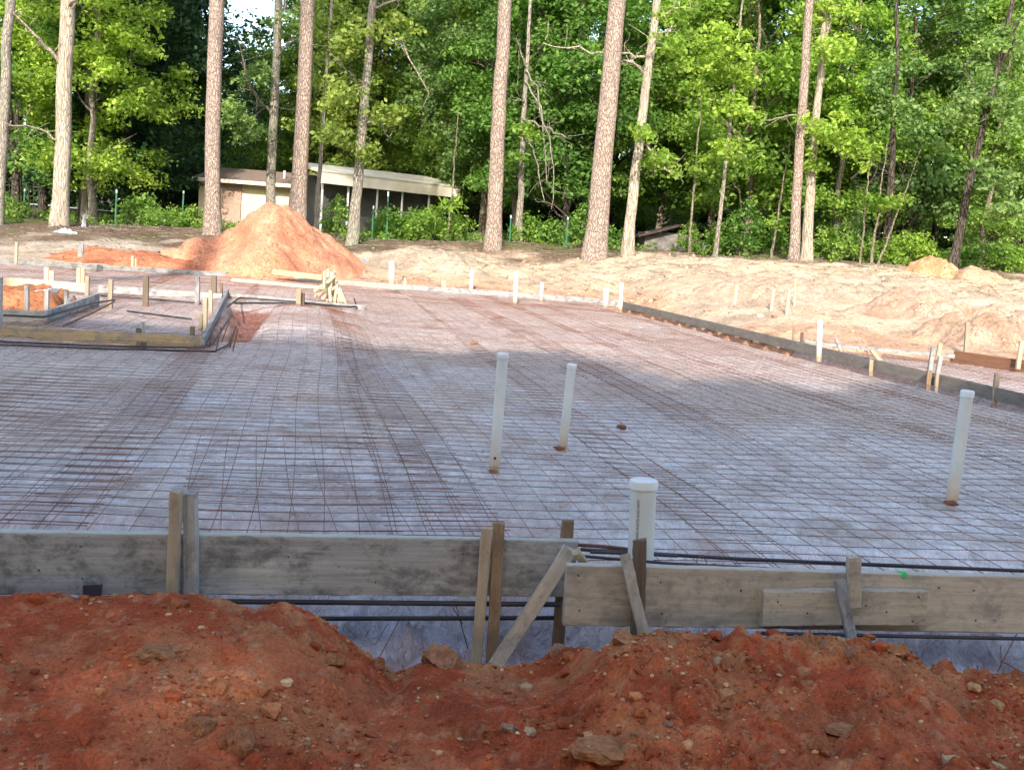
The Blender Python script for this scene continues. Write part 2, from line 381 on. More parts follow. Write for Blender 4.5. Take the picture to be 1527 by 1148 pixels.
# ------------------------------------------------------------------ ground
def zt(x): return np.interp(x, [-16, -12.8, -5, 0, 3, 8, 13, 20], [0.6, 0.68, 0.85, 1.05, 1.12, 1.22, 1.28, 1.35])
def gz_smooth(x, y):
    ye = yedge(x)
    w = (y - ye) / np.maximum(32.5 - ye, 4)
    z = -0.06 + (zt(x) + 0.06) * (np.clip(w, 0, 1) * 0.75 + 0.25 * sstep(0, 1, w)) + np.maximum(y - 32.5, 0) * 0.012
    return z
def gz(x, y):
    x = np.asarray(x, float); y = np.asarray(y, float)
    ye = yedge(x); w = (y - ye)
    z = gz_smooth(x, y)
    rough = sstep(0, 1.2, w)
    z = z + rough * (0.16 * fbm(x * 0.5, y * 0.5, 3, 3) + 0.07 * fbm(x * 2.2, y * 2.2, 4, 11, 0.6))
    # churned lumps on the right bank
    lump = sstep(1, 6, x) * sstep(0.3, 1.5, w) * (1 - sstep(28, 32, y))
    r = np.abs(fbm(x * 1.3, y * 1.3, 4, 21))
    z = z + lump * 0.2 * (r - 0.15)
    inside = sstep(0.05, -0.12, w)
    z = z * (1 - inside) + inside * np.where(y < 3.2, -0.55, -0.8)
    return z
def lerp3(a, b, t): return np.asarray(a)[None, :] * (1 - t[:, None]) + np.asarray(b)[None, :] * t[:, None] if np.ndim(a) == 1 else a * (1 - t[:, None]) + np.asarray(b)[None, :] * t[:, None]
def ground_col(x, y):
    n1 = fbm(x * 0.28, y * 0.28, 4, 40) ; n2 = fbm(x * 0.9, y * 0.9, 4, 50)
    c = lerp3((0.60, 0.445, 0.31), (0.53, 0.41, 0.295), sstep(-0.3, 0.3, n1))
    w = y - yedge(x)
    c = lerp3(c, (0.54, 0.325, 0.205), sstep(3.2, 0.2, w + n1 * 4 + n2 * 2) * sstep(-9, -1, x) * 0.85)
    left = sstep(-2.5, -6.0, x)
    c = lerp3(c, (0.42, 0.34, 0.26), left * 0.75)
    c = lerp3(c, (0.36, 0.14, 0.075), left * sstep(0.0, 0.25, n1 + n2 * .4 + 0.12) * sstep(4.2, 2.4, w) * 0.9)
    c = lerp3(c, (0.42, 0.37, 0.29), left * sstep(0.1, -0.15, n2 + n1) * sstep(3, 4, w) * 0.7)
    # leaf litter and grass towards the trees
    lt = np.interp(x, [-14, -6, 0, 5, 13], [27.2, 28.5, 30.6, 31.6, 31.8])
    c = lerp3(c, (0.13, 0.085, 0.055), sstep(-0.9, 0.9, y - lt + n2 * 3) * 0.92)
    c = lerp3(c, (0.09, 0.12, 0.03), sstep(0.02, 0.28, n2 + fbm(x * 2, y * 2, 3, 77) * .5) * sstep(0.3, 1.5, y - lt) * 0.75)
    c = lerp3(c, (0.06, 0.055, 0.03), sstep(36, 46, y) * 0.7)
    return c
def gridmesh(name, xs, ys, zf, cf, smooth=True, keep=None):
    X, Y = np.meshgrid(xs, ys); x = X.ravel(); y = Y.ravel()
    z = zf(x, y); nx = len(xs)
    i = (np.arange(len(ys) - 1)[:, None] * nx + np.arange(nx - 1)[None, :]).ravel()
    Fq = np.stack([i, i + 1, i + nx + 1, i + nx], 1)
    V = np.stack([x, y, z], 1)
    if keep is not None:
        cx = V[Fq].mean(1); Fq = Fq[keep(cx[:, 0], cx[:, 1])]
        used = np.unique(Fq); mp = -np.ones(len(V), int); mp[used] = np.arange(len(used)); Fq = mp[Fq]; V = V[used]
    return fastmesh(name, V, Fq, smooth, cf(V[:, 0], V[:, 1]))
xs = np.concatenate([[-400, -250, -150, -100, -70, -50, -40, -34], np.arange(-30, 26.01, 0.17), [28, 31, 36, 45, 60, 80, 120, 200, 400]])
ys = np.concatenate([[-300, -200, -120, -80, -50, -30, -20, -12, -6, -2, 1, 3, 5, 7, 9], np.arange(10.5, 37, 0.15), [38, 40, 43, 47, 52, 58, 65, 75, 90, 120, 200, 400]])
g = link('ground', gridmesh('ground', xs, ys, gz, ground_col), M_GROUND); tag(g, kind='structure')

# foreground clay bank
CR = [(-700, 890), (-300, 885), (0, 893), (60, 889), (120, 892), (200, 887), (290, 885), (340, 889), (380, 905), (420, 897), (470, 921), (520, 962), (560, 985), (592, 1004), (625, 990), (650, 978),
      (690, 988), (740, 993), (790, 988), (830, 972), (870, 962), (930, 946), (1000, 946), (1050, 944), (1130, 951), (1230, 956), (1320, 962), (1345, 975), (1375, 992), (1440, 1002), (1527, 1006), (1800, 1010), (2200, 1015)]
_cx = []; _cz = []
for px, py in CR:
    Y = 3.8
    for _ in range(4):
        P = aty(px, py, Y); Y = float(yfront(P[0])) - 0.25
    P = aty(px, py, Y); _cx.append(P[0]); _cz.append(P[2])
def fz(x, y):
    zc = np.interp(x, _cx, _cz)
    t = y - (yfront(x) - 0.25 + 0.03 * fbm(x * 3, x * 0 + 2.2, 3, 5))
    front = -0.36 - 0.10 * sstep(-1.2, -2.6, t)
    k = sstep(-1.15, -0.05, t)
    z = front * (1 - k) + zc * k
    z = np.where(t > 0, zc - 0.75 * sstep(0.0, 0.34, t) - 0.15 * t, z)
    mid = sstep(-0.02, -0.25, t)
    z = z + (0.35 + 0.65 * mid) * (0.045 * fbm(x * 2.0, y * 2.6, 4, 61, 0.5))
    r = 1 - 2 * np.abs(fbm(x * 5, y * 5, 4, 71, 0.55))
    z = z + 0.026 * (r - 0.6) * (0.3 + sstep(-0.1, 0.3, fbm(x * 1.1, y * 1.5, 2, 88)) * sstep(-1.2, 0.3, x + 1.2))
    cz = sstep(0.0, 0.25, fbm(x * 1.3 + 3, y * 1.8, 3, 188) + 0.08 * x)
    r2 = np.abs(fbm(x * 9, y * 9, 3, 73, 0.6))
    z = z + cz * (0.075 * (r2 - 0.1) + 0.012 * np.round(3 * fbm(x * 7, y * 7, 2, 79)) / 1.5)
    z = z + 0.012 * fbm(x * 22, y * 22, 4, 91, 0.62) + 0.006 * np.abs(fbm(x * 55, y * 55, 2, 95))
    return z
def fcol(x, y):
    n1 = fbm(x * 1.6, y * 2.2, 4, 101); n2 = fbm(x * 5, y * 5, 4, 111, 0.6); n3 = fbm(x * 24, y * 24, 3, 121)
    c = lerp3((0.38, 0.080, 0.031), (0.47, 0.115, 0.045), sstep(-0.25, 0.25, n2))
    c = lerp3(c, (0.47, 0.21, 0.085), sstep(0.0, 0.4, n1 + n2 * 0.35) * 0.42)
    c = lerp3(c, (0.38, 0.16, 0.08), sstep(0.0, 0.45, -n1 * 0.7 + n2 * 0.7) * 0.35)
    t = y - (yfront(x) - 0.25)
    c = lerp3(c, (0.42, 0.2, 0.09), sstep(-0.45, -0.05, t) * sstep(-0.1, 0.2, n2 + 0.05) * 0.7)
    c = lerp3(c, (0.50, 0.36, 0.20), sstep(0.25, 0.4, n3) * 0.25)
    return c
m_ = gridmesh('clay_bank', np.concatenate([np.arange(-7, -2.6, 0.05), np.arange(-2.6, 2.9, 0.0085), np.arange(2.9, 7, 0.05)]),
              np.concatenate([np.arange(-1, 2.6, 0.06), np.arange(2.6, 4.75, 0.0085)]), fz, fcol, True,
              lambda x, y: y < yfront(x) + 0.12)
o = link('foreground_ground', m_, M_SOIL); tag(o, kind='structure')

# ------------------------------------------------------------------ stones and clods
def stone_mesh(name, seed, col, sub=2):
    import bmesh
    bm = bmesh.new(); bmesh.ops.create_icosphere(bm, subdivisions=sub, radius=1.0)
    r = np.random.default_rng(seed); off = r.uniform(0, 50, 3)
    dirs = [Vector(r.normal(size=3)).normalized() for _ in range(11)]; cut = r.uniform(0.5, 0.85, 11)
    for v in bm.verts:
        p = v.co.copy()
        for d, c in zip(dirs, cut):
            h = p.dot(d)
            if h > c: p -= d * (h - c)
        q = np.array(p)
        k = 1 + 0.3 * fbm(np.array([q[0] * 1.7 + off[0] + q[2]]), np.array([q[1] * 1.7 + off[1] - q[2]]), 5, seed, 0.6)[0]
        v.co = p * k
    me = bpy.data.meshes.new(name); bm.to_mesh(me); bm.free()
    ca = me.color_attributes.new('soil', 'FLOAT_COLOR', 'POINT')
    c = np.ones((len(me.vertices), 4), np.float32); c[:, :3] = np.array(col) * r.uniform(0.85, 1.15, (len(me.vertices), 1)); ca.data.foreach_set('color', c.ravel())
    return me
def scatter(name, n, xr, yr, zf, size, cols, mat, seed, mask=None, power=2.5, flat=0.7):
    import bmesh
    r = np.random.default_rng(seed)
    base = []
    for s in range(6):
        bm = bmesh.new(); bmesh.ops.create_icosphere(bm, subdivisions=1, radius=1.0)
        rr = np.random.default_rng(seed * 10 + s)
        V = np.array([v.co[:] for v in bm.verts]); V *= rr.uniform(0.65, 1.15, (len(V), 1)); Fs = np.array([[v.index for v in f.verts] for f in bm.faces]); bm.free()
        base.append((V, Fs))
    x = r.uniform(*xr, n); y = r.uniform(*yr, n)
    if mask is not None:
        k = mask(x, y, r); x = x[k]; y = y[k]
    z = zf(x, y); VV = []; FF = []; CC = []; off = 0
    sz = size[0] + (size[1] - size[0]) * r.uniform(0, 1, len(x)) ** power
    for i in range(len(x)):
        V, Fs = base[i % 6]
        a = r.uniform(0, 6.28); ca, sa = math.cos(a), math.sin(a)
        sc = sz[i] * np.array([r.uniform(0.8, 1.3), r.uniform(0.7, 1.1), r.uniform(0.5, 0.9) * flat / 0.7])
        P = V * sc; P = np.stack([P[:, 0] * ca - P[:, 1] * sa, P[:, 0] * sa + P[:, 1] * ca, P[:, 2]], 1)
        VV.append(P + [x[i], y[i], z[i] + sz[i] * 0.15]); FF.append(Fs + off); off += len(V)
        CC.append(np.tile(np.array(cols[r.integers(len(cols))]) * r.uniform(0.75, 1.25), (len(V), 1)))
    me = fastmesh(name, np.concatenate(VV), np.concatenate(FF), False, np.concatenate(CC))
    o = link(name, me, mat); tag(o, kind='stuff'); return o
SC = [(0.37, 0.085, 0.032), (0.44, 0.17, 0.07), (0.46, 0.24, 0.11), (0.54, 0.36, 0.2), (0.40, 0.19, 0.085), (0.31, 0.075, 0.03), (0.38, 0.13, 0.05), (0.34, 0.08, 0.034), (0.42, 0.12, 0.05)]
def fmask(x, y, r):
    p = 0.18 + 0.8 * sstep(0.0, 0.3, fbm(x * 1.6, y * 2.2, 4, 101) + 0.4 * fbm(x * 4, y * 4, 2, 88) + 0.1 * x)
    return (r.uniform(0, 1, len(x)) < p) & (y < yfront(x) - 0.2)
o = scatter('clay_crumbs', 26000, (-2.6, 2.9), (2.5, 4.3), fz, (0.002, 0.013), SC, M_CLOD, 5, fmask, 3.0)
tag(o, 'crumbs of red and tan clay strewn over the foreground bank', 'gravel')
o = scatter('clay_lumps', 800, (-2.6, 2.9), (2.6, 4.3), fz, (0.010, 0.040), SC, M_CLOD, 6, fmask, 2.2)
tag(o, 'loose lumps of clay and small stones on the foreground bank', 'clods')

# larger single rocks of the bank: pixel, radius in px, colour, label
ROCKS = [
 (655, 985, 32, 28, (0.27, 0.21, 0.15), 'grey-brown earth clod at the rim of the gap left of the paired stakes'),
 (350, 1112, 30, 34, (0.27, 0.13, 0.075), 'big upright reddish clod near the bottom edge left of middle'),
 (298, 1085, 34, 22, (0.24, 0.12, 0.07), 'broad cracked red clod with a pale rim beside the big upright clod'),
 (900, 1120, 62, 17, (0.32, 0.16, 0.07), 'long flat ochre slab of clay at the bottom of the foreground bank'),
 (832, 972, 18, 14, (0.33, 0.28, 0.22), 'pale grey stone wedged at the foot of the tall brown stake'),
 (930, 955, 26, 15, (0.34, 0.2, 0.1), 'ochre clod below the splayed brace of the right form board'),
 (1333, 972, 24, 16, (0.36, 0.15, 0.06), 'orange clod where the bank drops away to the bare plastic'),
 (1226, 962, 13, 9, (0.27, 0.26, 0.25), 'round grey stone just left of the short brace foot'),
 (1268, 974, 12, 10, (0.26, 0.23, 0.2), 'small grey stone pair below the short brace foot'),
 (500, 985, 20, 14, (0.33, 0.17, 0.08), 'lumpy tan clod on the slope into the gap'),
 (560, 990, 16, 13, (0.25, 0.11, 0.06), 'dark red clod at the bottom of the gap slope'),
 (760, 1088, 14, 12, (0.36, 0.31, 0.27), 'pale broken stone in the middle of the foreground clay'),
 (1075, 995, 13, 13, (0.26, 0.1, 0.05), 'red clod split from the bank under the splayed brace'),
 (1250, 1090, 36, 10, (0.31, 0.19, 0.11), 'flat tan clay flake low on the right of the bank'),
 (235, 973, 42, 14, (0.29, 0.15, 0.08), 'flat rounded tan lump on the left part of the bank'),
 (436, 890, 0, 0, None, None),
 (1225, 1118, 22, 18, (0.21, 0.065, 0.035), 'dark red clod at the lower right of the bank'),
 (995, 1080, 10, 6, (0.25, 0.24, 0.23), 'small grey pebble lying beside the ochre slab'),
]
for i, (px, py, rx, ry, col, lab) in enumerate(ROCKS):
    if col is None: continue
    lo, hi = 2.2, float(yfront(aty(px, py, 4.0)[0])) - 0.22      # march the ray down to the bank
    P = None
    for Y in np.linspace(lo, hi, 260):
        q = aty(px, py, Y)
        if q[2] < fz(np.array([q[0]]), np.array([q[1]]))[0]: P = q; break
    if P is None: P = aty(px, py, hi)
    k = P[1] / F
    o = link('clay_clod', stone_mesh('clay_clod', 200 + i, tuple(0.38 * q + 0.55 * w for q, w in zip(col, (0.42, 0.17, 0.075))), 4), M_ROCK, None, P + np.array([0, 0, ry * k * 0.1]))
    o.scale = (rx * k, (rx + ry) * 0.5 * k, ry * k); o.rotation_euler = (0.1, 0.05, 0.3 * (i % 5) - 0.6)
    tag(o, lab, 'clod', 'large clods and stones on the clay bank')

# ------------------------------------------------------------------ plastic sheet
_lump = [at(385, 505, -.05), at(515, 520, -.05), at(530, 463, .0), at(405, 463, .0)]
_lc = np.mean(_lump, 0)
def inlump(x, y):
    # x range at given y
    a = sstep(_lump[0][1] - 0.3, _lump[0][1] + 0.7, y) * sstep(_lump[2][1] + 0.3, _lump[2][1] - 0.9, y)
    t = (y - _lump[0][1]) / (_lump[3][1] - _lump[0][1]); xl = _lump[0][0] + t * (_lump[3][0] - _lump[0][0]); xr = _lump[1][0] + t * (_lump[2][0] - _lump[1][0])
    return a * sstep(xl - 0.25, xl + 0.2, x) * sstep(xr + 0.5, xr - 0.4, x)
_pit = [at(345, 505, -.1), at(392, 500, -.1), at(420, 462, -.1), at(345, 462, -.1)]
def inpit(x, y):
    a = sstep(_pit[0][1] - 0.4, _pit[0][1] + 0.4, y) * sstep(_pit[2][1] + 0.4, _pit[2][1] - 0.4, y)
    t = (y - _pit[0][1]) / (_pit[3][1] - _pit[0][1]); xl = _pit[0][0] + t * (_pit[3][0] - _pit[0][0]); xr = _pit[1][0] + t * (_pit[2][0] - _pit[1][0])
    return a * sstep(xl - 0.2, xl + 0.2, x) * sstep(xr + 0.15, xr - 0.25, x)
def pz_flat(x, y):
    return -0.10 + 0.045 * fbm(x * 0.35, y * 0.35, 3, 131) + 0.16 * inlump(x, y)
def pz(x, y):
    z = pz_flat(x, y)
    t = y - yfront(x)
    wr = 1 - np.abs(fbm(x * 2.5 + 0.8 * noise2(x, y, 3), y * 1.6, 3, 141)) * 3
    z = z + 0.014 * wr + 0.02 * fbm(x * 1.3, y * 2.6, 3, 151)
    s = sstep(0.8, 0.12, t)
    fold = 1 - np.abs(np.sin(3.1 * x + 2.2 * t + 2.5 * noise2(x * 1.2, y * 1.5, 9))); fold2 = 1 - np.abs(np.sin(6.3 * x - 4.5 * t + 3 * noise2(x * 1.7, y * 2.5, 19)))
    z = z - 0.5 * s + s * (0.15 * fold ** 3 + 0.10 * fold2 ** 4 + 0.05 * fbm(x * 2.4 + y, y * 3, 3, 161) + 0.05 * np.abs(fbm(x * 1.5 + 1.5 * y, y * 0.7 - x, 2, 163)))
    d = rdist(x, y)
    z = z - 0.2 * sstep(0.75, 0.35, d) * sstep(-0.14, -0.02, d) - 0.02 * (d < 0)
    ip = inpit(x, y); z = z - 0.22 * ip + ip * 0.1 * fbm(x * 4, y * 4, 4, 333, 0.6)
    return z
def pcol(x, y):
    n1 = fbm(x * 0.55, y * 0.8, 4, 171); n2 = fbm(x * 2.2, y * 1.5, 4, 181); n3 = fbm(x * 0.22, y * 0.3, 3, 191)
    c = lerp3((0.70, 0.64, 0.625), (0.60, 0.545, 0.535), sstep(-0.25, 0.25, n1))
    c = lerp3(c, (0.53, 0.41, 0.375), sstep(0.08, 0.32, n2 + 0.4 * n1) * 0.45)
    c = lerp3(c, (0.62, 0.49, 0.41), sstep(0.02, 0.3, n3 + n2 * .3 + 0.05) * 0.65)
    c = lerp3(c, (0.68, 0.55, 0.49), sstep(8.0, 14, y) * 0.75)
    us_ = (x * 0.983 + y * 0.186 + 0.25 * np.sin(y * 0.5)) / 2.7; st = np.floor(us_)
    c = c * (1 + 0.16 * (_hash(st, st * 0 + 3, 9) - 0.5))[:, None]
    c = lerp3(c, (0.70, 0.68, 0.69), sstep(0.014, 0.0, np.abs(us_ - np.round(us_))) * 0.2)
    fp = fbm(x * 3.3 + 7, y * 2.1, 3, 515); c = lerp3(c, (0.36, 0.22, 0.16), sstep(0.27, 0.4, fp) * 0.45)
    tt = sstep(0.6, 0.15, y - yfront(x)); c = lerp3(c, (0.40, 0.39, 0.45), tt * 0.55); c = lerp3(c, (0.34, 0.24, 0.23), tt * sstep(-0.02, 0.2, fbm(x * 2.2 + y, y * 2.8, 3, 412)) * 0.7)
    n5 = fbm(x * 4.5 + 2 * n1, y * 1.1, 4, 203); c = lerp3(c, (0.42, 0.25, 0.22), sstep(0.16, 0.34, n5) * sstep(7.5, 5.5, y) * 0.35)
    d = rdist(x, y)
    c = lerp3(c, (0.30, 0.15, 0.10), sstep(0.8, 0.3, d) * sstep(-0.1, 0.1, d) * 0.75)
    c = lerp3(c, (0.27, 0.10, 0.06), sstep(0.1, 0.5, inpit(x, y)) * 0.95)
    c = lerp3(c, (0.34, 0.17, 0.10), sstep(1.5, 0.3, yedge(x) - y) * 0.5 * sstep(0.0, 0.2, n2 + 0.1))
    return c
m_ = gridmesh('plastic_sheet', np.concatenate([np.arange(-13, -2.6, 0.075), np.arange(-2.6, 3, 0.03), np.arange(3, 11, 0.075)]), np.concatenate([np.arange(3.3, 5.5, 0.02), np.arange(5.5, 8, 0.04), np.arange(8, 25, 0.09)]), pz, pcol, True,
              lambda x, y: (y > yfront(x) - 0.30) & (y < yedge(x) - 0.03))
o = link('plastic_sheet', m_, M_POLY); tag(o, 'large wrinkled grey-white plastic sheet lying under the wire mesh', 'plastic sheet')

# ------------------------------------------------------------------ wire mesh
TH = math.radians(10.7)
ev = np.array([-math.sin(TH), math.cos(TH)]); eu = np.array([math.cos(TH), math.sin(TH)])
WR = 0.0018
def mesh_ok(x, y):
    d = rdist(x, y)
    okk = (y > yfront(x) + 0.06) & (y < yedge(x) - 0.5) & ((d > 0.55) | (d < -0.15))
    return okk & (inpit(x, y) < 0.3)
def wire_sheet(u0, u1, v0, v1, rot=0.0, lift=0.0, seed=0, label='', sp=0.1524, sp2=None, wr=WR):
    r = np.random.default_rng(seed); sp2 = sp2 or sp
    ca, sa = math.cos(rot), math.sin(rot)
    uc, vc = (u0 + u1) / 2, (v0 + v1) / 2
    Vs = []; Fs = []; off = 0
    ou, ov = r.uniform(0, sp, 2); ph = r.uniform(0, 6, 2)
    def emit(U, V_):
        nonlocal off
        du = U - uc; dv = V_ - vc
        u = uc + du * ca - dv * sa + 0.018 * np.sin(V_ * 1.1 + ph[0]); v = vc + du * sa + dv * ca + 0.018 * np.sin(U * 0.9 + ph[1])
        x = u * eu[0] + v * ev[0]; y = u * eu[1] + v * ev[1]
        ok_ = mesh_ok(x, y)
        z = pz_flat(x, y) + 0.045 + lift + 0.02 * fbm(x * 0.9, y * 0.9, 2, 300 + seed)
        # split in runs
        i = 0; n = len(x)
        while i < n:
            if not ok_[i]: i += 1; continue
            j = i
            while j + 1 < n and ok_[j + 1]: j += 1
            if j - i >= 1:
                P = np.stack([x[i:j + 1], y[i:j + 1], z[i:j + 1]], 1)
                T = P[-1] - P[0]; T /= np.linalg.norm(T); S = np.cross(T, [0, 0, 1]); S /= np.linalg.norm(S); Z = np.cross(S, T)
                k = len(P)
                V = np.stack([P + wr * S, P + wr * Z, P - wr * S, P - wr * Z], 1).reshape(-1, 3)
                a = np.arange(k - 1)[:, None] * 4 + np.arange(4)[None, :]
                b = np.arange(k - 1)[:, None] * 4 + (np.arange(4)[None, :] + 1) % 4
                Fs.append(np.stack([a, b, b + 4, a + 4], 2).reshape(-1, 4) + off); Vs.append(V); off += len(V)
            i = j + 1
    us = np.arange(u0 + ou, u1, sp); vs = np.arange(v0 + ov, v1, sp2)
    nU = max(2, int((us[-1] - us[0]) / 0.13)); nV = max(2, int((vs[-1] - vs[0]) / 0.13))
    for u in us:
        V_ = np.linspace(vs[0] - 0.025, vs[-1] + 0.025, nV); emit(np.full_like(V_, u + r.normal(0, 0.003)), V_)
    for v in vs:
        U = np.linspace(us[0] - 0.025, us[-1] + 0.025, nU); emit(U, np.full_like(U, v + r.normal(0, 0.003)))
    if not Vs: return
    o = link('wire_mesh', fastmesh('wire_mesh', np.concatenate(Vs), np.concatenate(Fs)), M_WIRE)
    tag(o, label, 'wire mesh', 'sheets of rusty wire mesh over the plastic'); return o
def uv(p): return float(np.dot(p[:2], eu)), float(np.dot(p[:2], ev))
# strips that run away from the camera, each overlapping its neighbours
SH = [
 (-12.5, -9.4, 3, 26, 0.012, 'sheet of wire mesh farthest left, by the cut pits'),
 (-9.60, -7.0, 3, 26, -0.02, 'sheet of wire mesh under the left dirt-filled form'),
 (-7.15, -4.5, 3, 26, 0.02, 'sheet of wire mesh inside the left box of form boards'),
 (-4.65, -2.55, 3, 26, -0.012, 'sheet of wire mesh to the left of the raised plastic hump'),
 (-2.75, -0.85, 3.2, 26, 0.012, 'sheet of wire mesh running over the raised plastic hump'),
 (-1.05, 0.45, 3.2, 26, -0.01, 'sheet of wire mesh running back left of the two middle pipes'),
 (0.30, 2.0, 3.2, 26, 0.022, 'sheet of wire mesh pierced by the two middle pipes'),
 (1.85, 3.95, 3.2, 26, -0.016, 'sheet of wire mesh right of the large capped pipe'),
 (3.80, 5.95, 3.2, 26, 0.014, 'sheet of wire mesh around the right-hand tall pipe'),
 (5.80, 8.6, 3.2, 26, -0.01, 'sheet of wire mesh along the right form board'),
 (8.4, 12.5, 3.2, 26, 0.01, 'sheet of wire mesh on the strip beyond the right form board'),
]
for i, (a, b, c, d, rt, lab) in enumerate(SH):
    rt *= 0.6
    wire_sheet(a - 0.12, b + 0.03, c, d, rt, 0.0, 10 + i, lab)
u_, v_ = uv(at(165, 795, -.05)); u2, v2 = uv(at(-400, 560, -.05))
wire_sheet(u_ - 2.4, u_, 3.2, 8.5, -0.006, 0.008, 41, 'extra overlapping wire mesh in the near left corner making doubled wires')
ua, va = uv(at(300, 640, -.05)); ub, vb = uv(at(735, 800, -.05))
wire_sheet(ua, ub, 3.2, va, 0.06, 0.012, 42, 'short skewed sheet of wire mesh lapped behind the left front board')
uc, vc_ = uv(at(560, 600, -.05))
wire_sheet(uc - 0.15, uc + 0.3, 3.3, 14, 0.03, 0.006, 43, 'narrow rusty lap strip of wire mesh running back past the left middle pipe')
ud, vd = uv(at(880, 552, -.05))
wire_sheet(ud - 0.1, ud + 0.28, 6.5, 22, 0.0, 0.012, 44, 'narrow rusty lap strip of wire mesh running diagonally behind the middle pipes')
ue, ve = uv(at(1100, 560, -.05))
wire_sheet(ue - 0.05, ue + 0.3, 6.0, 22, 0.01, 0.01, 45, 'narrow rusty lap strip of wire mesh in the far right half of the slab')
uf, vf = uv(at(1000, 690, -.05))
wire_sheet(-3.2, 1.4, 11.3, 11.9, -0.01, 0.012, 47, 'crosswise rusty lap of wire mesh just beyond the shade line')

# ------------------------------------------------------------------ boards, stakes
def beam(name, p0, p1, w, t, mat, label=None, cat=None, group=None, side=None, seed=0, seg=14, c=0.004, warp=0.002, rough_end=0.006, parent=None):
    """bar from p0 to p1, width w across the view, thickness t along the view depth; local X follows the grain"""
    p0 = np.asarray(p0, float); p1 = np.asarray(p1, float)
    X = p1 - p0; L = np.linalg.norm(X); X /= L
    Yd = np.array([0, 1.0, 0]) if side is None else np.asarray(side, float)
    Yd = Yd - X * np.dot(X, Yd); Yd /= np.linalg.norm(Yd); Z = np.cross(X, Yd)
    r = np.random.default_rng(seed + int(abs(p0[0] * 1000 + p0[1] * 7)) % 9999)
    hy, hz = t / 2, w / 2; c = min(c, hy * 0.5, hz * 0.5)
    sec = np.array([(-hy + c, -hz), (hy - c, -hz), (hy, -hz + c), (hy, hz - c), (hy - c, hz), (-hy + c, hz), (-hy, hz - c), (-hy, -hz + c)])
    xs_ = np.linspace(0, L, seg + 1); V = []
    bow = r.normal(0, warp, 2)
    for i, x in enumerate(xs_):
        k = math.sin(math.pi * x / L)
        q = sec + r.normal(0, 0.0009, sec.shape) + bow * k
        xx = np.full(8, x)
        if i in (0, seg): xx = xx + r.normal(0, rough_end, 8) * 0.6
        V.append(np.column_stack([xx, q]))
    V = np.concatenate(V); Fs = []
    for i in range(seg):
        for j in range(8):
            Fs.append((i * 8 + j, i * 8 + (j + 1) % 8, (i + 1) * 8 + (j + 1) % 8, (i + 1) * 8 + j))
    Fs.append(tuple(range(7, -1, -1))); Fs.append(tuple(seg * 8 + j for j in range(8)))
    me = bpy.data.meshes.new(name); me.from_pydata(V.tolist(), [], Fs); me.update()
    o = link(name, me, MW[mat] if isinstance(mat, str) else mat)
    Mx = Matrix.Identity(4)
    for i in range(3): Mx[i][0] = X[i]; Mx[i][1] = Yd[i]; Mx[i][2] = Z[i]; Mx[i][3] = p0[i]
    o.matrix_world = Mx
    if label: tag(o, label, cat, group)
    if parent is not None:
        o.parent = parent; o.matrix_parent_inverse = parent.matrix_world.inverted()
    return o
def board(p0, p1, h, t, mat, label, seg=30, name='form_board', group='timber form boards', cat='form board', warp=0.003):
    """top front edge from p0 to p1"""
    p0 = np.asarray(p0, float).copy(); p1 = np.asarray(p1, float).copy()
    n = np.array([-(p1 - p0)[1], (p1 - p0)[0], 0]); n /= np.linalg.norm(n)
    if n[1] < 0: n = -n
    off = n * t / 2 - np.array([0, 0, h / 2])
    return beam(name, p0 + off, p1 + off, h, t, mat, label, cat, group, side=n, seg=seg, warp=warp)
def formmat(name, base, cap):
    """weathered form board with splashed concrete along its top edge"""
    m = base.copy(); m.name = name; nt = m.node_tree
    b = [n for n in nt.nodes if n.type == 'BSDF_PRINCIPLED'][0]
    src = b.inputs['Base Color'].links[0].from_socket
    v = mapping(nt); sp = N(nt, 'ShaderNodeSeparateXYZ'); nt.links.new(v, sp.inputs[0])
    nz = tex(nt, mapping(nt, (1, 1, 2)), 18, 5, 0.7)
    ad = N(nt, 'ShaderNodeMath'); ad.operation = 'MULTIPLY_ADD'; ad.inputs[1].default_value = 0.06
    nt.links.new(nz, ad.inputs[0]); nt.links.new(sp.outputs[2], ad.inputs[2])
    f = ramp(nt, ad.outputs[0], [(0.136, (0, 0, 0)), (0.15, (1, 1, 1))])
    c = mix(nt, src, cap, f)
    nt.links.new(c, b.inputs['Base Color']); return m
M_FORML = formmat('left_form', MW['grey'], (0.40, 0.42, 0.38))
M_FORMR = formmat('right_form', MW['tan'], (0.44, 0.42, 0.36))
BH, BT = 0.236, 0.038
def lerp(p, q, t): return np.asarray(p) * (1 - t) + np.asarray(q) * t
LBm = lerp(LB0, LB1, 0.34)
b_l = board(LBm, LB1, BH, BT, M_FORML, 'long grey weathered form board along the left front edge of the slab', 60)
# right: two boards butted behind the cleat
def rbx(x): return np.array([x, ylin(RB0, RB1, x), 0.0])
xj = aty(1265, 850, 4.2)[0]
b_r1 = board(RB0, rbx(xj), BH, BT, M_FORMR, 'tan front form board between the diagonal brace and the nailed cleat', 40)
b_r2 = board(rbx(xj + 0.003), rbx(3.4), BH, BT, M_FORMR, 'tan front form board right of the nailed cleat with green paint on its top', 40)
P = at(1350, 857, 0.003)
mb = MB(); mb.box((0, 0, 0), (0.034, 0.02, 0.004)); mb.box((0.006, -0.0215, -0.008), (0.02, 0.003, 0.016))
gm = link('paint_mark', mb.mesh('paint_mark'), M_GREEN); 
gm.matrix_world = Matrix.Translation(Vector((P[0], ylin(RB0, RB1, P[0]) + 0.018, 0.003)))
gm.parent = b_r2; gm.matrix_parent_inverse = b_r2.matrix_world.inverted()
gm['label'] = 'bright green paint mark'
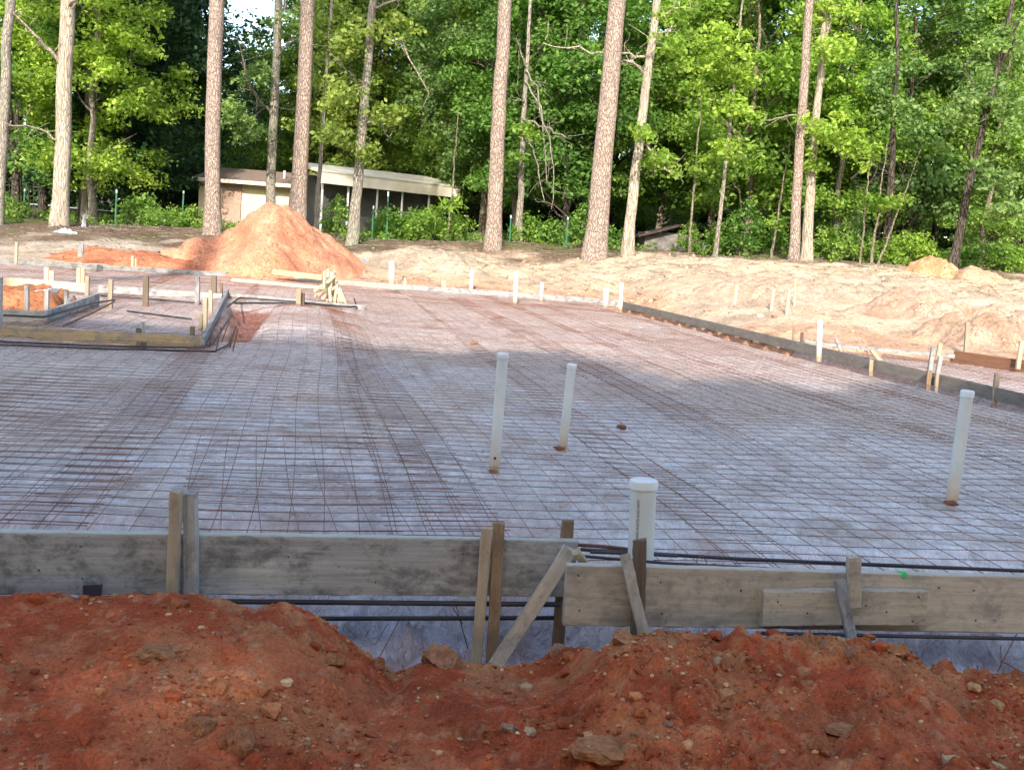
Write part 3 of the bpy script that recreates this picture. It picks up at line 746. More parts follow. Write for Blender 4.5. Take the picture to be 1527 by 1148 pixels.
# cleat
Yc = float(ylin(RB0, RB1, aty(1262, 905, 4.1)[0]))
def ctop(px, py): 
    q = aty(px, py, 4.1)
    for _ in range(3): q = aty(px, py, float(ylin(RB0, RB1, q[0])) - BT - 0.003)
    return q
cleat = board(ctop(1141, 882), ctop(1385, 881), 0.141, BT, 'tan', 'short tan cleat board nailed across the joint of the right front form', 20, 'cleat_board')

def nails(parent, spots):
    bpy.context.view_layer.update()
    for px, py in spots:
        Mi = parent.matrix_world.inverted(); o_ = Mi @ Vector(CAM); d_ = (Mi.to_3x3() @ Vector(ray(px, py)))
        yf = min(v.co.y for v in parent.data.vertices); t = (yf - o_.y) / d_.y; q = o_ + d_ * t
        mb = MB(); mb.tube([[q.x, yf - 0.0035, q.z], [q.x, yf + 0.004, q.z]], 0.003, 8)
        n = link('nail_head', mb.mesh('nail_head'), M_HOLE, parent)
nails(cleat, [(1160, 897), (1204, 914), (1322, 912), (1370, 890), (1361, 926), (1291, 903)])
nails(b_l, [(120, 815), (123, 862), (430, 830), (560, 868), (690, 826), (58, 850)])
nails(b_r1, [(862, 858), (864, 910), (985, 868), (987, 915), (1105, 880)])
nails(b_r2, [(1452, 880), (1455, 925), (1400, 876)])
STK = 'stakes and braces along the front form'
def fstake(top, bot, off, wpx, mat, label, t=0.038, boty=None, name='wooden_stake', cat='stake', line=None, ext=0.12, right=False):
    """stake seen from pixel bot to pixel top, standing off metres in front of the form's face"""
    fn = (lambda x: ylin(RB0, RB1, x)) if right else (lambda x: ylin(LB0, LB1, x))
    def P(pt, o_):
        q = aty(pt[0], pt[1], 4.1)
        for _ in range(4): q = aty(pt[0], pt[1], float(fn(q[0])) - o_)
        return q
    p1 = P(top, off); p0 = P(bot, off if boty is None else boty)
    d = (p0 - p1) / np.linalg.norm(p0 - p1); p0 = p0 + d * ext
    return beam(name, p0, p1, wpx / F * p1[1], t, mat, label, cat, STK)
T2 = 0.024
fstake((283, 734), (284, 893), T2, 21, 'grey', 'square grey stake nailed to the left front board, the right one of a pair')
fstake((263, 733), (257, 893), T2 + 0.042, 17, 'pale', 'pale split stake with a bleached lower half, leaning beside a square grey one')
fstake((744, 779), (733, 985), T2, 18, 'brown', 'upright brown stake of the pair in front of the gap')
fstake((726, 787), (709, 987), T2 + 0.042, 17, 'pale', 'whitish weathered stake leaning against the brown one by the gap')
fstake((847, 776), (831, 968), -0.062, 19, 'brown', 'tall brown stake at the step between the two front form boards')
fstake((850, 818), (738, 990), T2 + 0.05, 22, 'tan', 'long diagonal brace slanting down left from the tall brown stake', boty=T2 + 0.05, name='diagonal_brace', cat='brace', ext=0.1)
q0 = at(858, 822, 0.03); q1 = at(874, 842, -0.03)
beam('brace_block', q0, q1, 0.03, 0.03, 'pale', 'short pale brace end poking out behind the step in the form', 'brace', STK)
fstake((954, 804), (951, 905), T2, 20, 'dark', 'short dark knotty stake in front of the large capped pipe', right=True)
fstake((932, 826), (961, 948), T2 + 0.04, 17, 'tan', 'splayed brace slanting down right below the large capped pipe', boty=T2 + 0.15, name='diagonal_brace', cat='brace', right=True, ext=0.06)
fstake((1273, 830), (1273, 905), T2 + 0.042, 20, 'tan', 'short tan stake standing over the nailed cleat', right=True, ext=0.0)
fstake((1251, 864), (1270, 953), T2 + 0.085, 15, 'grey', 'short grey brace crossing the nailed cleat', boty=T2 + 0.16, name='diagonal_brace', cat='brace', right=True, ext=0.05)

# ------------------------------------------------------------------ reinforcing bars
RBG = 'reinforcing bars in the footing'
def rebar(pts, r, label, mat=None, rib=False, group=RBG):
    P = [np.asarray(p, float) for p in pts]
    Q = []
    for a, b in zip(P[:-1], P[1:]):
        n = max(2, int(np.linalg.norm(b - a) / (0.012 if rib else 0.12)))
        for k in range(n): Q.append(a + (b - a) * k / n)
    Q.append(P[-1]); Q = np.array(Q)
    R = np.full(len(Q), r)
    if rib: R = r * (1 + 0.09 * (np.arange(len(Q)) % 2))
    mb = MB(); mb.tube(Q, R, 8 if r > 0.006 else 6)
    o = link('rebar', mb.mesh('rebar', True), mat or M_REBAR); tag(o, label, 'rebar', group); return o
Z_ = -0.035
rebar([at(866, 819, Z_), at(1100, 833, Z_), at(1527, 851, Z_), at(1700, 858, Z_)], 0.0075, 'ribbed dark bar lying on the mesh behind the right front form', M_REBAR, True)
rebar([at(868, 829, -0.03), at(1000, 840, -0.03), at(1260, 853, -0.03), at(1420, 859, -.03)], 0.0062, 'blue-black bar just above the top edge of the right front form', M_REBAR)
rebar([at(858, 812, -0.03), at(905, 815, -0.03), at(948, 820, -0.03)], 0.0075, 'short bar end lapped beside the tall brown stake, uppermost one', M_RREBAR, True)
rebar([at(880, 823, -0.03), at(960, 826, -0.03), at(1010, 829, -.03)], 0.006, 'short bar end lapped in front of the large capped pipe', M_REBAR, True)
def under(px, py, back): 
    q = aty(px, py, 4.3)
    for _ in range(4): q = aty(px, py, float(yfront(q[0])) + back)
    return q
rebar([under(-200, 893, .05), under(400, 897, .05), under(835, 901, .05)], 0.011, 'thick black bar running just under the left front board')
rebar([under(-200, 917, .12), under(500, 922, .12), under(835, 921, .12)], 0.010, 'lower thick black bar in the trench under the left front board')
rebar([aty(1130, 944, 4.12), aty(1330, 948, 4.16), aty(1527, 952, 4.28), aty(1700, 957, 4.4)], 0.008, 'blue-black bar running under the right front board')
TIE = 'thin rusty wires in the trench'
rebar([under(678, 895, .3), under(700, 975, .2)], 0.0025, 'thin rusty wire slanting down in the trench left of the paired stakes', M_WIRE, group=TIE)
rebar([under(675, 905, .28), under(690, 930, .26)], 0.0022, 'short rusty wire in the trench crossing the slanting one', M_WIRE, group=TIE)
rebar([under(595, 925, .2), under(563, 985, .1)], 0.0022, 'rusty wire leaning left over the plastic in the gap', M_WIRE, group=TIE)
rebar([under(578, 930, .2), under(560, 960, .12)], 0.002, 'shortest rusty wire over the plastic in the gap', M_WIRE, group=TIE)
rebar([under(1516, 945, .05), under(1488, 1000, -.1)], 0.0025, 'wire slanting over the bare plastic at the far right of the trench', M_WIRE, group=TIE)
rebar([under(1493, 985, -.05), under(1530, 1005, -.1)], 0.0025, 'wire lying low across the bare plastic at the far right of the trench', M_WIRE, group=TIE)
rebar([under(1492, 963, 0), under(1493, 992, -.1)], 0.002, 'upright wire stub on the bare plastic at the far right of the trench', M_WIRE, group=TIE)
tp = [at(1037, 843, -0.02), at(1040, 832, 0.0), at(1046, 829, 0.01), at(1052, 834, 0.0), at(1055, 842, -.02), at(1068, 840, -.01)]
rebar(tp, 0.0018, 'loop of thin tie wire on the bars behind the right front form', M_WIRE, group='tie wires')
# bars by the left box form
zz = -0.06
rebar([at(-30, 508, zz), at(150, 516, zz), at(300, 519, zz), at(318, 512, zz), at(345, 470, zz)], 0.011, 'black bar bending round the near corner of the left box form', M_REBAR)
rebar([at(-30, 513, zz), at(150, 520, zz), at(320, 524, zz), at(340, 515, zz), at(352, 488, zz)], 0.011, 'second black bar outside the near corner of the left box form', M_REBAR)
rebar([at(338, 458, 0), at(358, 444, 0), at(440, 450, 0), at(520, 458, 0), at(530, 457, 0)], 0.014, 'black bar bent over the far end of the red pit', M_REBAR)
rebar([at(350, 452, -.03), at(420, 452, -.03), at(532, 458, -.03), at(528, 446, -.03)], 0.014, 'black bar along the far form behind the raised hump', M_REBAR)
rebar([at(5, 470, 0.02), at(65, 473, 0.02), at(140, 452, 0.02), at(172, 447, .02)], 0.011, 'bar along the face of the angled left form board', M_REBAR)
rebar([at(95, 486, -.06), at(140, 466, -.03), at(170, 450, .0)], 0.011, 'rusty bar below the angled left form board', M_RREBAR)
rebar([at(190, 464, -.05), at(285, 476, -.05)], 0.012, 'loose dark bar lying inside the left box form', M_REBAR)
rebar([at(150, 441, -.06), at(300, 452, -.06)], 0.016, 'blue-black bar along the back board of the left box form', M_REBAR)
for i, (a, b, z0, z1) in enumerate([((330, 512), (345, 470), -.1, .0), ((322, 524), (330, 488), -.1, .1), ((342, 520), (352, 486), -.1, .08), ((346, 529), (355, 490), -.12, .02), ((312, 520), (318, 487), -.1, .05)]):
    p = at(a[0], a[1], z0); q = aty(b[0], b[1], p[1] + (0.1 + 0.3 * (i == 0)))
    rebar([p, q], 0.007, ['leaning', 'upright', 'bent', 'thick rusty', 'short'][i] + ' rusty bar end standing at the red pit corner', M_RREBAR, group='rusty bar ends by the red pit')

# ------------------------------------------------------------------ pipes
PG = 'white stub pipes standing in the slab'
def pipe(base, top, wpx, label, z=None, cap=True, dirty=True, Y=None, hole=False, text=False, tilt=True, open_=False):
    z = -0.08 if z is None else z
    b = at(base[0], base[1], z) if Y is None else aty(base[0], base[1], Y)
    t = aty(top[0], top[1], b[1])
    R = wpx / F * b[1] / 2; ax = t - b; H = np.linalg.norm(ax); ax /= H
    root = empty('pvc_pipe', b); tag(root, label, 'pipe', PG)
    q = Vector((0, 0, 1)).rotation_difference(Vector(ax)); root.rotation_euler = q.to_euler()
    n = 24
    mb = MB(); mb.tube([[0, 0, -0.06], [0, 0, H * 0.33], [0, 0, H * 0.66], [0, 0, H - 0.004]], R, n)
    body = link('pipe_body', mb.mesh('pipe_body', True), M_PVCD if dirty else M_PVC, root)
    md = body.modifiers.new('e', 'EDGE_SPLIT'); md.split_angle = math.radians(50)
    if cap:
        ch = min(0.034, 1.6 * R); mb = MB()
        mb.tube([[0, 0, H - ch], [0, 0, H - ch + 0.002], [0, 0, H - 0.006], [0, 0, H + 0.001], [0, 0, H + 0.004]], [R * 1.02, R * 1.1, R * 1.1, R * 1.06, R * 0.92], n)
        c = link('pipe_cap', mb.mesh('pipe_cap', True), M_CAP, root)
        md = c.modifiers.new('e', 'EDGE_SPLIT'); md.split_angle = math.radians(50)
    if hole:
        mb = MB(); mb.tube([[0.0, -R - 0.0015, 0.07], [0.0, -R + 0.003, 0.07]], 0.007, 12)
        link('drilled_hole', mb.mesh('drilled_hole'), M_HOLE, root)
    if text:
        cu = bpy.data.curves.new('t', 'FONT'); cu.body = 'FOR DRAIN WASTE AND VENT'; cu.size = 0.0165
        to = bpy.data.objects.new('t', cu); COL.objects.link(to)
        bpy.context.view_layer.update()
        me = bpy.data.meshes.new_from_object(to.evaluated_get(bpy.context.evaluated_depsgraph_get()))
        bpy.data.objects.remove(to)
        co = np.zeros(len(me.vertices) * 3); me.vertices.foreach_get('co', co); co = co.reshape(-1, 3)
        s = co[:, 0]; h = co[:, 1]; L = s.max()
        a = math.radians(-90 - 26) + (-(h - 0.006)) / R      # text runs upwards on the camera side
        sc = 0.205 / L
        Vn = np.stack([np.cos(a) * (R + 0.0009), np.sin(a) * (R + 0.0009), H - 0.068 - 0.205 + s * sc], 1)
        me.vertices.foreach_set('co', Vn.ravel()); me.update(); me.name = 'printed_text'
        link('printed_text', me, M_INK, root)
    return root
pipe((737, 700), (750, 527), 16.5, 'tall white capped pipe with a drilled hole near its foot, left of the middle pair', hole=True)
pipe((839, 667), (853, 543), 13.5, 'white capped pipe in rusty dirt, right of the middle pair')
pipe((1419, 748), (1443, 583), 18.5, 'tall grey-white capped pipe standing alone on the right')
pipe((955, 838), (960, 716), 40, 'large white capped pipe with printed lettering behind the front form', z=-0.06, text=True, dirty=False)
pipe((584, 421), (584, 389), 8.5, 'thick white pipe at the far form just right of the red dirt pile', cap=False, Y=23.2)
pipe((702, 438), (704, 402), 5.5, 'thin white capped pipe at the far edge, left of the two tall far ones')
pipe((768, 452), (770, 404), 6.5, 'tallest thin white pipe at the far edge in the middle', cap=False)
pipe((807, 447), (808, 421), 5.5, 'short thin white pipe at the far edge right of the tallest', cap=False, z=-0.05)
pipe((903, 457), (904, 430), 8, 'stubby white pipe in front of the far corner of the forms', cap=True)
pipe((925, 462), (927, 421), 6, 'thin white pipe at the far right corner of the forms', cap=False)
pipe((1221, 533), (1223, 479), 8, 'white capped pipe at the right form board', z=-0.09)
pipe((495, 436), (497, 406), 7.5, 'white pipe rising among the heap of fresh wooden stakes')
pa, pb = aty(980, 459, 24.6), aty(1010, 434, 25.4)
mb = MB(); mb.tube([pa, lerp(pa, pb, .5), pb], 0.05, 16); o = link('pvc_pipe', mb.mesh('pvc_pipe', True), M_PVC)
tag(o, 'white pipe lying tilted on the sand beyond the right form', 'pipe')
# dirt at pipe feet and a clod on the mesh
for (px, py, s, col, lab) in [(833, 669, 0.045, (0.26, 0.10, 0.045), 'rusty dirt heaped at the foot of the right middle pipe'), (1420, 750, 0.045, (0.25, 0.11, 0.06), 'red dirt around the foot of the lone right-hand pipe'),
                              (927, 637, 0.05, (0.22, 0.09, 0.045), 'small brown clod lying on the mesh right of the middle pipes'), (736, 702, 0.03, (0.3, 0.16, 0.09), 'bit of brown dirt at the foot of the tall middle pipe'),
                              (708, 512, 0.06, (0.36, 0.17, 0.09), 'orange dirt lump on the mesh above the middle pipes')]:
    p = at(px, py, -0.06)
    o = link('dirt_clump', stone_mesh('dirt_clump', int(px), col), M_CLOD, None, p); o.scale = (s, s * 0.7, s * 0.35); tag(o, lab, 'dirt')

# ------------------------------------------------------------------ left box forms
FZ = 0.03
board(at(-60, 483, FZ), at(299, 502, FZ), 0.125, 0.04, 'yellow', 'yellow-stained low form board across the front of the left box', 30)
a, b = at(299, 503, FZ), at(338, 431, FZ)
board(a, b, 0.14, 0.04, 'grey', 'grey form board running back along the right side of the left box', 20)
board(at(147, 425, FZ), at(331, 438, FZ), 0.12, 0.04, 'grey', 'pale form board across the back of the left box', 20)
PZ = 0.07
board(at(-80, 459, PZ), at(65, 463, PZ), 0.19, 0.04, 'tan', 'grey-brown two-board form along the front of the dirt-filled pit', 20)
board(at(65, 463, PZ), at(144, 437, PZ), 0.19, 0.04, 'grey', 'angled grey form board at the corner of the dirt-filled pit', 20)
board(at(-80, 407, PZ), at(129, 423, PZ), 0.13, 0.04, 'fresh', 'sunlit pale form board behind the dirt-filled pit', 20)
board(at(337, 436, FZ - .03), at(545, 456, FZ - .03), 0.10, 0.04, 'grey', 'grey form board behind the raised plastic hump', 20)
board(at(345, 415, 0.03), at(480, 427, 0.03), 0.06, 0.05, 'fresh', 'long pale plank lying by the heap of fresh stakes', 16, 'wooden_plank', None, 'plank')
q0, q1 = aty(407, 401, 23.9), aty(480, 410, 24.3)
board(q0, q1, 0.12, 0.04, 'fresh', 'pale plank set on edge at the foot of the red dirt pile', 12, 'wooden_plank', None, 'plank')
# far and right perimeter forms
FB = [_fa[0], _fa[1], _fa[2], _fa[3], _fa[4], _fa[5]]
fl = ['left end of the far form board, partly in shade', 'far form board at the foot of the red dirt pile', 'sunlit far form board between the pile and the pale pipe', 'far form board behind the thin white pipes', 'far form board running up to the corner pipes']
for i in range(5):
    board(FB[i] + [0, 0, 0.02], FB[i + 1] + [0, 0, 0.02], 0.16, 0.04, ['grey', 'grey', 'tan', 'grey', 'grey'][i], fl[i], 16)  # sunlit length gets a paler wood, the sun put into its colour
rl = ['far length of the grey form board along the right side', 'near length of the grey form board along the right side']
rm = lerp(_ra[0], _ra[2], 0.62); 
for p, q, lab in ((_ra[0], rm, rl[0]), (rm, _ra[2] + (_ra[2] - _ra[0]) * 0.35, rl[1])):
    board(p + [0, 0, 0.0], q + [0, 0, 0.0], 0.145, 0.04, 'farform', lab, 24)
board(at(1200, 508, 0.02), at(1424, 529, 0.02), 0.06, 0.04, 'grey', 'thin outer form board beyond the right strip of mesh', 16)
board(at(1423, 523, 0.05), at(1600, 547, 0.05), 0.19, 0.05, 'rustb', 'rust-brown board edge at the outer right strip', 16)

SG = 'stakes around the far and left forms'
def stake(top, bot, w, mat, label, z=-0.1, Y=None, group=SG, name='wooden_stake', t=None):
    p0 = at(bot[0], bot[1], z) if Y is None else aty(bot[0], bot[1], Y)
    p1 = aty(top[0], top[1], p0[1])
    w = w / F * p0[1]
    p0 = p0 + (p0 - p1) / np.linalg.norm(p0 - p1) * 0.08
    return beam(name, p0, p1, w, t or min(w, 0.05), mat, label, 'stake', group, seg=4)
def s5(x, y): return (x / 4.363, 370 + y / 4.363)
for (x, yt, yb, w, mt, lab, z) in [
 (305, 125, 243, 6.4, 'fresh', 'taller sunlit stake of the pair behind the dirt pit', -.05), (338, 150, 248, 6.4, 'fresh', 'shorter sunlit stake of the pair behind the dirt pit', -.05),
 (513, 130, 230, 5.6, 'pale', 'left stake of the pale pair at the far end of the pit board', -.05), (540, 135, 232, 5.6, 'fresh', 'right stake of the pale pair at the far end of the pit board', -.05),
 (570, 185, 300, 5.6, 'pale', 'pale stake at the pit corner by the angled board', -.05), (722, 205, 395, 6.4, 'pale', 'pale stake left on the back board of the box', -.1),
 (950, 185, 372, 8.2, 'dark', 'thick dark stake in the middle of the back board', -.1), (1285, 180, 375, 6.4, 'grey', 'grey stake near the right end of the back board', -.1),
 (1392, 178, 300, 8, 'dark', 'dark leaning stake at the back right corner of the box', -.05), (1441, 226, 320, 4, 'brown', 'thin brown stake at the back right corner of the box', -.05),
 (1336, 325, 500, 6.2, 'pale', 'tall pale stake on the right side of the box', -.05), (1372, 275, 400, 5.4, 'pale', 'pale stake second along the right side of the box', -.05),
 (1306, 430, 500, 5.4, 'fresh', 'short yellow stake near the front right corner of the box', 0.0), (1252, 510, 578, 6.2, 'brown', 'stubby brown stake inside the front right corner', -.03),
 (175, 245, 405, 5.8, 'grey', 'left grey stake standing in the dirt pit', 0.0), (307, 270, 405, 6.2, 'grey', 'middle grey stake standing in the dirt pit', 0.0),
 (432, 270, 350, 4.8, 'grey', 'short grey stake at the right end of the dirt pit', 0.0), (6, 190, 500, 4.6, 'grey', 'tall grey stake cut by the left edge of the view', -.05),
 (928, 480, 552, 5.6, 'grey', 'small grey stake behind the yellow front board', -.05), (904, 525, 555, 7, 'dark', 'dark block on top of the yellow front board', 0.0),
 (905, 612, 645, 7, 'dark', 'left dark block under the yellow front board', -.08), (936, 612, 645, 7, 'dark', 'right dark block under the yellow front board', -.08)]:
    stake(s5(x, yt), s5(x - 2, yb), w, mt, lab, z)
q0, q1 = at(*s5(430, 365), 0.05), at(*s5(470, 300), 0.13)
beam('wooden_stake', q0, q1, 0.045, 0.04, 'grey', 'slanting grey stake end poking over the angled pit board', 'stake', SG, seg=4)
for (t_, b_, w, mt, lab) in [((25, 361), (24, 388), 4, 'pale', 'slim stake behind the far left form'), ((121, 363), (120, 377), 8, 'grey', 'broad grey stake stub before the red ridge'),
   ((198, 382), (198, 398), 4, 'pale', 'left one of twin stake stubs behind the far form'), ((202, 386), (202, 399), 4, 'fresh', 'right one of twin stake stubs behind the far form'),
   ((354, 394), (354, 408), 4.4, 'fresh', 'pale stake below the red dirt pile'), ((406, 398), (406, 413), 4.6, 'fresh', 'pale stake at the end of the plank on edge'),
   ((604, 414), (604, 426), 3.6, 'fresh', 'tiny stake right of the thick far pipe'), ((662, 418), (662, 432), 7, 'pale', 'stake stub on the far form between pipes'),
   ((884, 372), (884, 384), 5.5, 'fresh', 'short square stake on the bank below the big pine')]:
    Yb = float(yedge(at(b_[0], b_[1], 0)[0])) + 0.08
    if b_[1] == 384: Yb = 31.0
    stake(t_, b_, w, mt, lab, Y=Yb)
for (t_, b_, w, mt, lab, Y) in [((446, 431), (445, 462), 7, 'pale', 'stake on the form behind the raised hump', 16.6), ((452, 437), (451, 462), 5, 'dark', 'dark stake beside the pale one behind the hump', 16.7)]:
    stake(t_, b_, w, mt, lab, Y=Y)
# bank stakes
for (t_, b_, w, lab, Y) in [((1099, 426), (1094, 460), 4.2, 'leaning stake on the sandy bank, leftmost of four', 21.5), ((1154, 431), (1150, 463), 4.0, 'front left stake of the three at the small cut in the bank', 21), ((1177, 432), (1173, 470), 4.2, 'nearest pale stake of the three at the small cut in the bank', 20.2),
                            ((1186, 416), (1184, 460), 3.0, 'thinnest and rearmost stake at the small cut in the bank', 21.3), ((1443, 480), (1440, 526), 6, 'tall stake at the rust-brown board edge', 16.4), ((1524, 509), (1519, 542), 6, 'stake at the right edge of the view by the rust-brown board', 15.4)]:
    stake(t_, b_, w, 'pale' if Y < 19 else 'fresh', lab, Y=Y, group='pale stakes on the sandy bank')
# right form stakes (behind or through the form)
def rst(t_, b_, w, mt, lab, off=0.05):
    q = at(b_[0], b_[1], -0.1)
    p = _ra[0]; d = (_ra[2] - p)[:2]; d /= np.linalg.norm(d)
    dd = ray(b_[0], b_[1])[:2]
    A = np.array([[dd[0], -d[0]], [dd[1], -d[1]]]); s = np.linalg.solve(A, p[:2] - CAM[:2])
    Y = dd[1] * s[0] + off
    stake(t_, b_, w, mt, lab, Y=Y, group='stakes along the right form')
rst((1392, 517), (1387, 549), 6, 'grey', 'taller dark stake of the pair on the right form'); rst((1402, 531), (1398, 556), 6, 'grey', 'shorter stake of the pair on the right form')
rst((1402, 512), (1400, 524), 6, 'fresh', 'pale stake block behind the pair on the right form', 1.2)
rst((1487, 557), (1483, 600), 7, 'pale', 'pale stake on the near stretch of the right form'); rst((1299, 536), (1298, 556), 6, 'pale', 'pale stake under the middle of the right form', -0.08)
rst((1386, 553), (1384, 573), 7, 'brown', 'brown stake foot under the right form below the pair', -0.08); rst((1398, 555), (1396, 577), 5, 'pale', 'pale stake foot under the right form below the pair', -0.08)
rst((1245, 503), (1251, 517), 4, 'grey', 'thin slanting stake behind the right form near the pipe'); rst((1299, 521), (1307, 531), 6, 'pale', 'short slanting brace end on the right form')
rst((1184, 488), (1183, 503), 3, 'brown', 'thin brown stake just behind the far right form'); rst((1196, 496), (1196, 507), 4, 'dark', 'stubby dark stake just behind the far right form')
# heap of fresh stakes
HG = 'heap of fresh wooden stakes'
hp = [((468, 435), (499, 412), 'leaning far left on the heap'), ((474, 441), (496, 418), 'second from the left on the heap'), ((480, 446), (503, 424), 'third from the left on the heap'), ((488, 449), (489, 402), 'upright through the heap'),
      ((483, 432), (484, 404), 'upright at the back of the heap'), ((493, 450), (491, 418), 'upright at the front of the heap'), ((499, 451), (503, 421), 'leaning right in the middle of the heap'), ((505, 451), (505, 425), 'standing right of the white pipe'),
      ((510, 450), (502, 428), 'leaning left at the right end of the heap'), ((515, 452), (507, 431), 'lowest at the right end of the heap'), ((470, 442), (490, 428), 'lying low on the left of the heap'), ((499, 404), (496, 440), 'tallest behind the white pipe')]
for i, (b_, t_, lab) in enumerate(hp):
    Y0 = 17.6 + 0.1 * (i % 4); p0 = aty(b_[0], b_[1], Y0); p1 = aty(t_[0], t_[1], Y0 + 0.35)
    beam('wooden_stake', p0, p1, 0.042, 0.035, 'fresh', 'fresh pale stake ' + lab, 'stake', HG, seg=3)

# ------------------------------------------------------------------ dirt piles
def heap(name, cx, cy, rx, ry, h, prof, col1, col2, label, seed, res=70, z0=None, lump=0.06, extra=None, colf=None):
    a = np.linspace(-1.35, 1.35, res); X, Y = np.meshgrid(a, a); x = X.ravel() * rx; y = Y.ravel() * ry
    ang = np.arctan2(y / ry, x / rx)
    rr = np.hypot(x / rx, y / ry) * (1 + 0.12 * np.sin(ang * 3 + seed) + 0.08 * np.sin(ang * 5 + 2 * seed)) + 0.1 * fbm(x * 1.1 / max(rx, .5) * 2, y * 2 / max(ry, .5), 3, seed)
    z = h * prof(np.clip(rr, 0, 1.6))
    if extra is not None: z = z + extra(x, y)
    z = z + lump * fbm(x * 1.5 / rx * 2.5, y * 1.5 / ry * 2.5, 4, seed + 5, 0.6) * np.clip(z / h * 3, 0, 1) + 0.4 * lump * np.abs(fbm(x * 9 / rx, y * 9 / ry, 3, seed + 9)) * np.clip(z / h * 3, 0, 1)
    gzz = gz(cx + x, cy + y) if z0 is None else z0
    wx, wy = cx + x, cy + y
    zz = gzz + z - 0.05 * (rr > 1.0) - 0.1 * np.clip(rr - 1, 0, 1)
    n = fbm(x * 1.2 / rx * 2.5, y * 1.2 / ry * 2.5, 4, seed + 20); c = lerp3(col1, col2, sstep(-0.3, 0.3, n))
    if colf is not None: c = colf(c, x, y)
    i = (np.arange(res - 1)[:, None] * res + np.arange(res - 1)[None, :]).ravel(); Fq = np.stack([i, i + 1, i + res + 1, i + res], 1)
    keep = (rr[Fq].min(1) < 1.22); Fq = Fq[keep]
    used = np.unique(Fq); mp = -np.ones(len(x), int); mp[used] = np.arange(len(used))
    V = np.stack([x, y, zz - (0)], 1)[used]; bz = V[:, 2].min(); V[:, 2] -= bz
    me = fastmesh(name, V, mp[Fq], True, c[used])
    o = link(name, me, M_PILE if col1[0] > 2.05 * col1[1] or (col1[2] < 0.14) else M_SANDH, None, (cx, cy, bz)); tag(o, label, 'dirt pile'); return o
cone = lambda r: np.where(r < 0.18, 1 - 0.18 * 0.35 - (r / 0.18) ** 2 * 0.12, np.clip(1 - 0.063 - 0.12 - (r - 0.18) * 1.02, -0.05, 1))
dome = lambda r: np.clip(np.cos(np.clip(r, 0, 1) * math.pi / 2), 0, 1) ** 1.1
P = aty(412, 400, 26.0)
ridge = lambda x, y: 0.42 * np.exp(-((y + 0.9) / 0.55) ** 2) * sstep(-0.8, -1.8, x) * sstep(-3.5, -2.2, x)
heap('dirt_pile', P[0] - 0.1, 26.2, 2.12, 2.3, 1.56, cone, (0.50, 0.215, 0.125), (0.58, 0.275, 0.17), 'tall cone of orange-red dirt beyond the far form', 3, 150, None, 0.16, ridge)
P = aty(200, 385, 24.4)
heap('dirt_ridge', P[0], 24.9, 2.4, 0.6, 0.2, dome, (0.33, 0.125, 0.07), (0.42, 0.18, 0.10), 'low ridge of red dirt spreading left from the tall pile', 5, 80, None, 0.14)
P = aty(628, 375, 28.0)
heap('sand_mound', P[0], 28.3, 1.7, 1.2, 0.42, dome, (0.34, 0.275, 0.205), (0.41, 0.335, 0.25), 'low mound of dull grey-tan sand right of the blue tarp', 7, 80, None, 0.12)
P = aty(1403, 402, 29.5)
heap('dirt_pile', P[0], 29.8, 0.75, 0.7, 0.5, dome, (0.49, 0.275, 0.14), (0.55, 0.33, 0.18), 'small orange sand pile at the tree line on the right, the higher of two', 9, 60, None, 0.1)
P = aty(1462, 413, 29.0)
heap('dirt_pile', P[0], 29.2, 0.9, 0.6, 0.36, dome, (0.48, 0.30, 0.19), (0.52, 0.34, 0.225), 'lower orange sand pile at the tree line on the far right', 11, 60, None, 0.1)
P = aty(1365, 466, 20.5)
heap('dirt_pile', P[0], 20.8, 1.15, 0.9, 0.42, dome, (0.47, 0.29, 0.205), (0.44, 0.315, 0.235), 'smooth pinkish sand mound on the bank behind the right form', 13, 80, None, 0.07)
P = aty(1165, 440, 22.5)
heap('dirt_pile', P[0], 23.2, 1.5, 0.9, 0.34, dome, (0.48, 0.32, 0.235), (0.43, 0.315, 0.235), 'broad eroded sand hump behind the three bank stakes', 15, 80, None, 0.1)
P = aty(1490, 485, 17.5)
heap('dirt_pile', P[0] + 0.3, 18.3, 1.3, 0.8, 0.40, dome, (0.40, 0.27, 0.19), (0.45, 0.315, 0.23), 'rough clod-strewn heap at the right edge of the bank', 17, 90, None, 0.2)
P = at(48, 455, 0.0)
heap('dirt_mound', aty(40, 450, 13.8)[0], 13.8, 0.50, 1.0, 0.24, lambda r: np.clip(1 - r ** 4, 0, 1), (0.46, 0.17, 0.075), (0.52, 0.23, 0.11), 'block of red-orange dirt inside the left pit form', 19, 70, -0.1, 0.06)
P = aty(92, 452, 14.3)
o = link('plastic_scrap', stone_mesh('plastic_scrap', 77, (1, 1, 1)), M_SCRAP, None, (P[0], P[1] - 0.3, 0.05)); o.scale = (0.05, 0.5, 0.14); tag(o, 'white plastic sheet edge beside the red dirt in the pit', 'plastic')

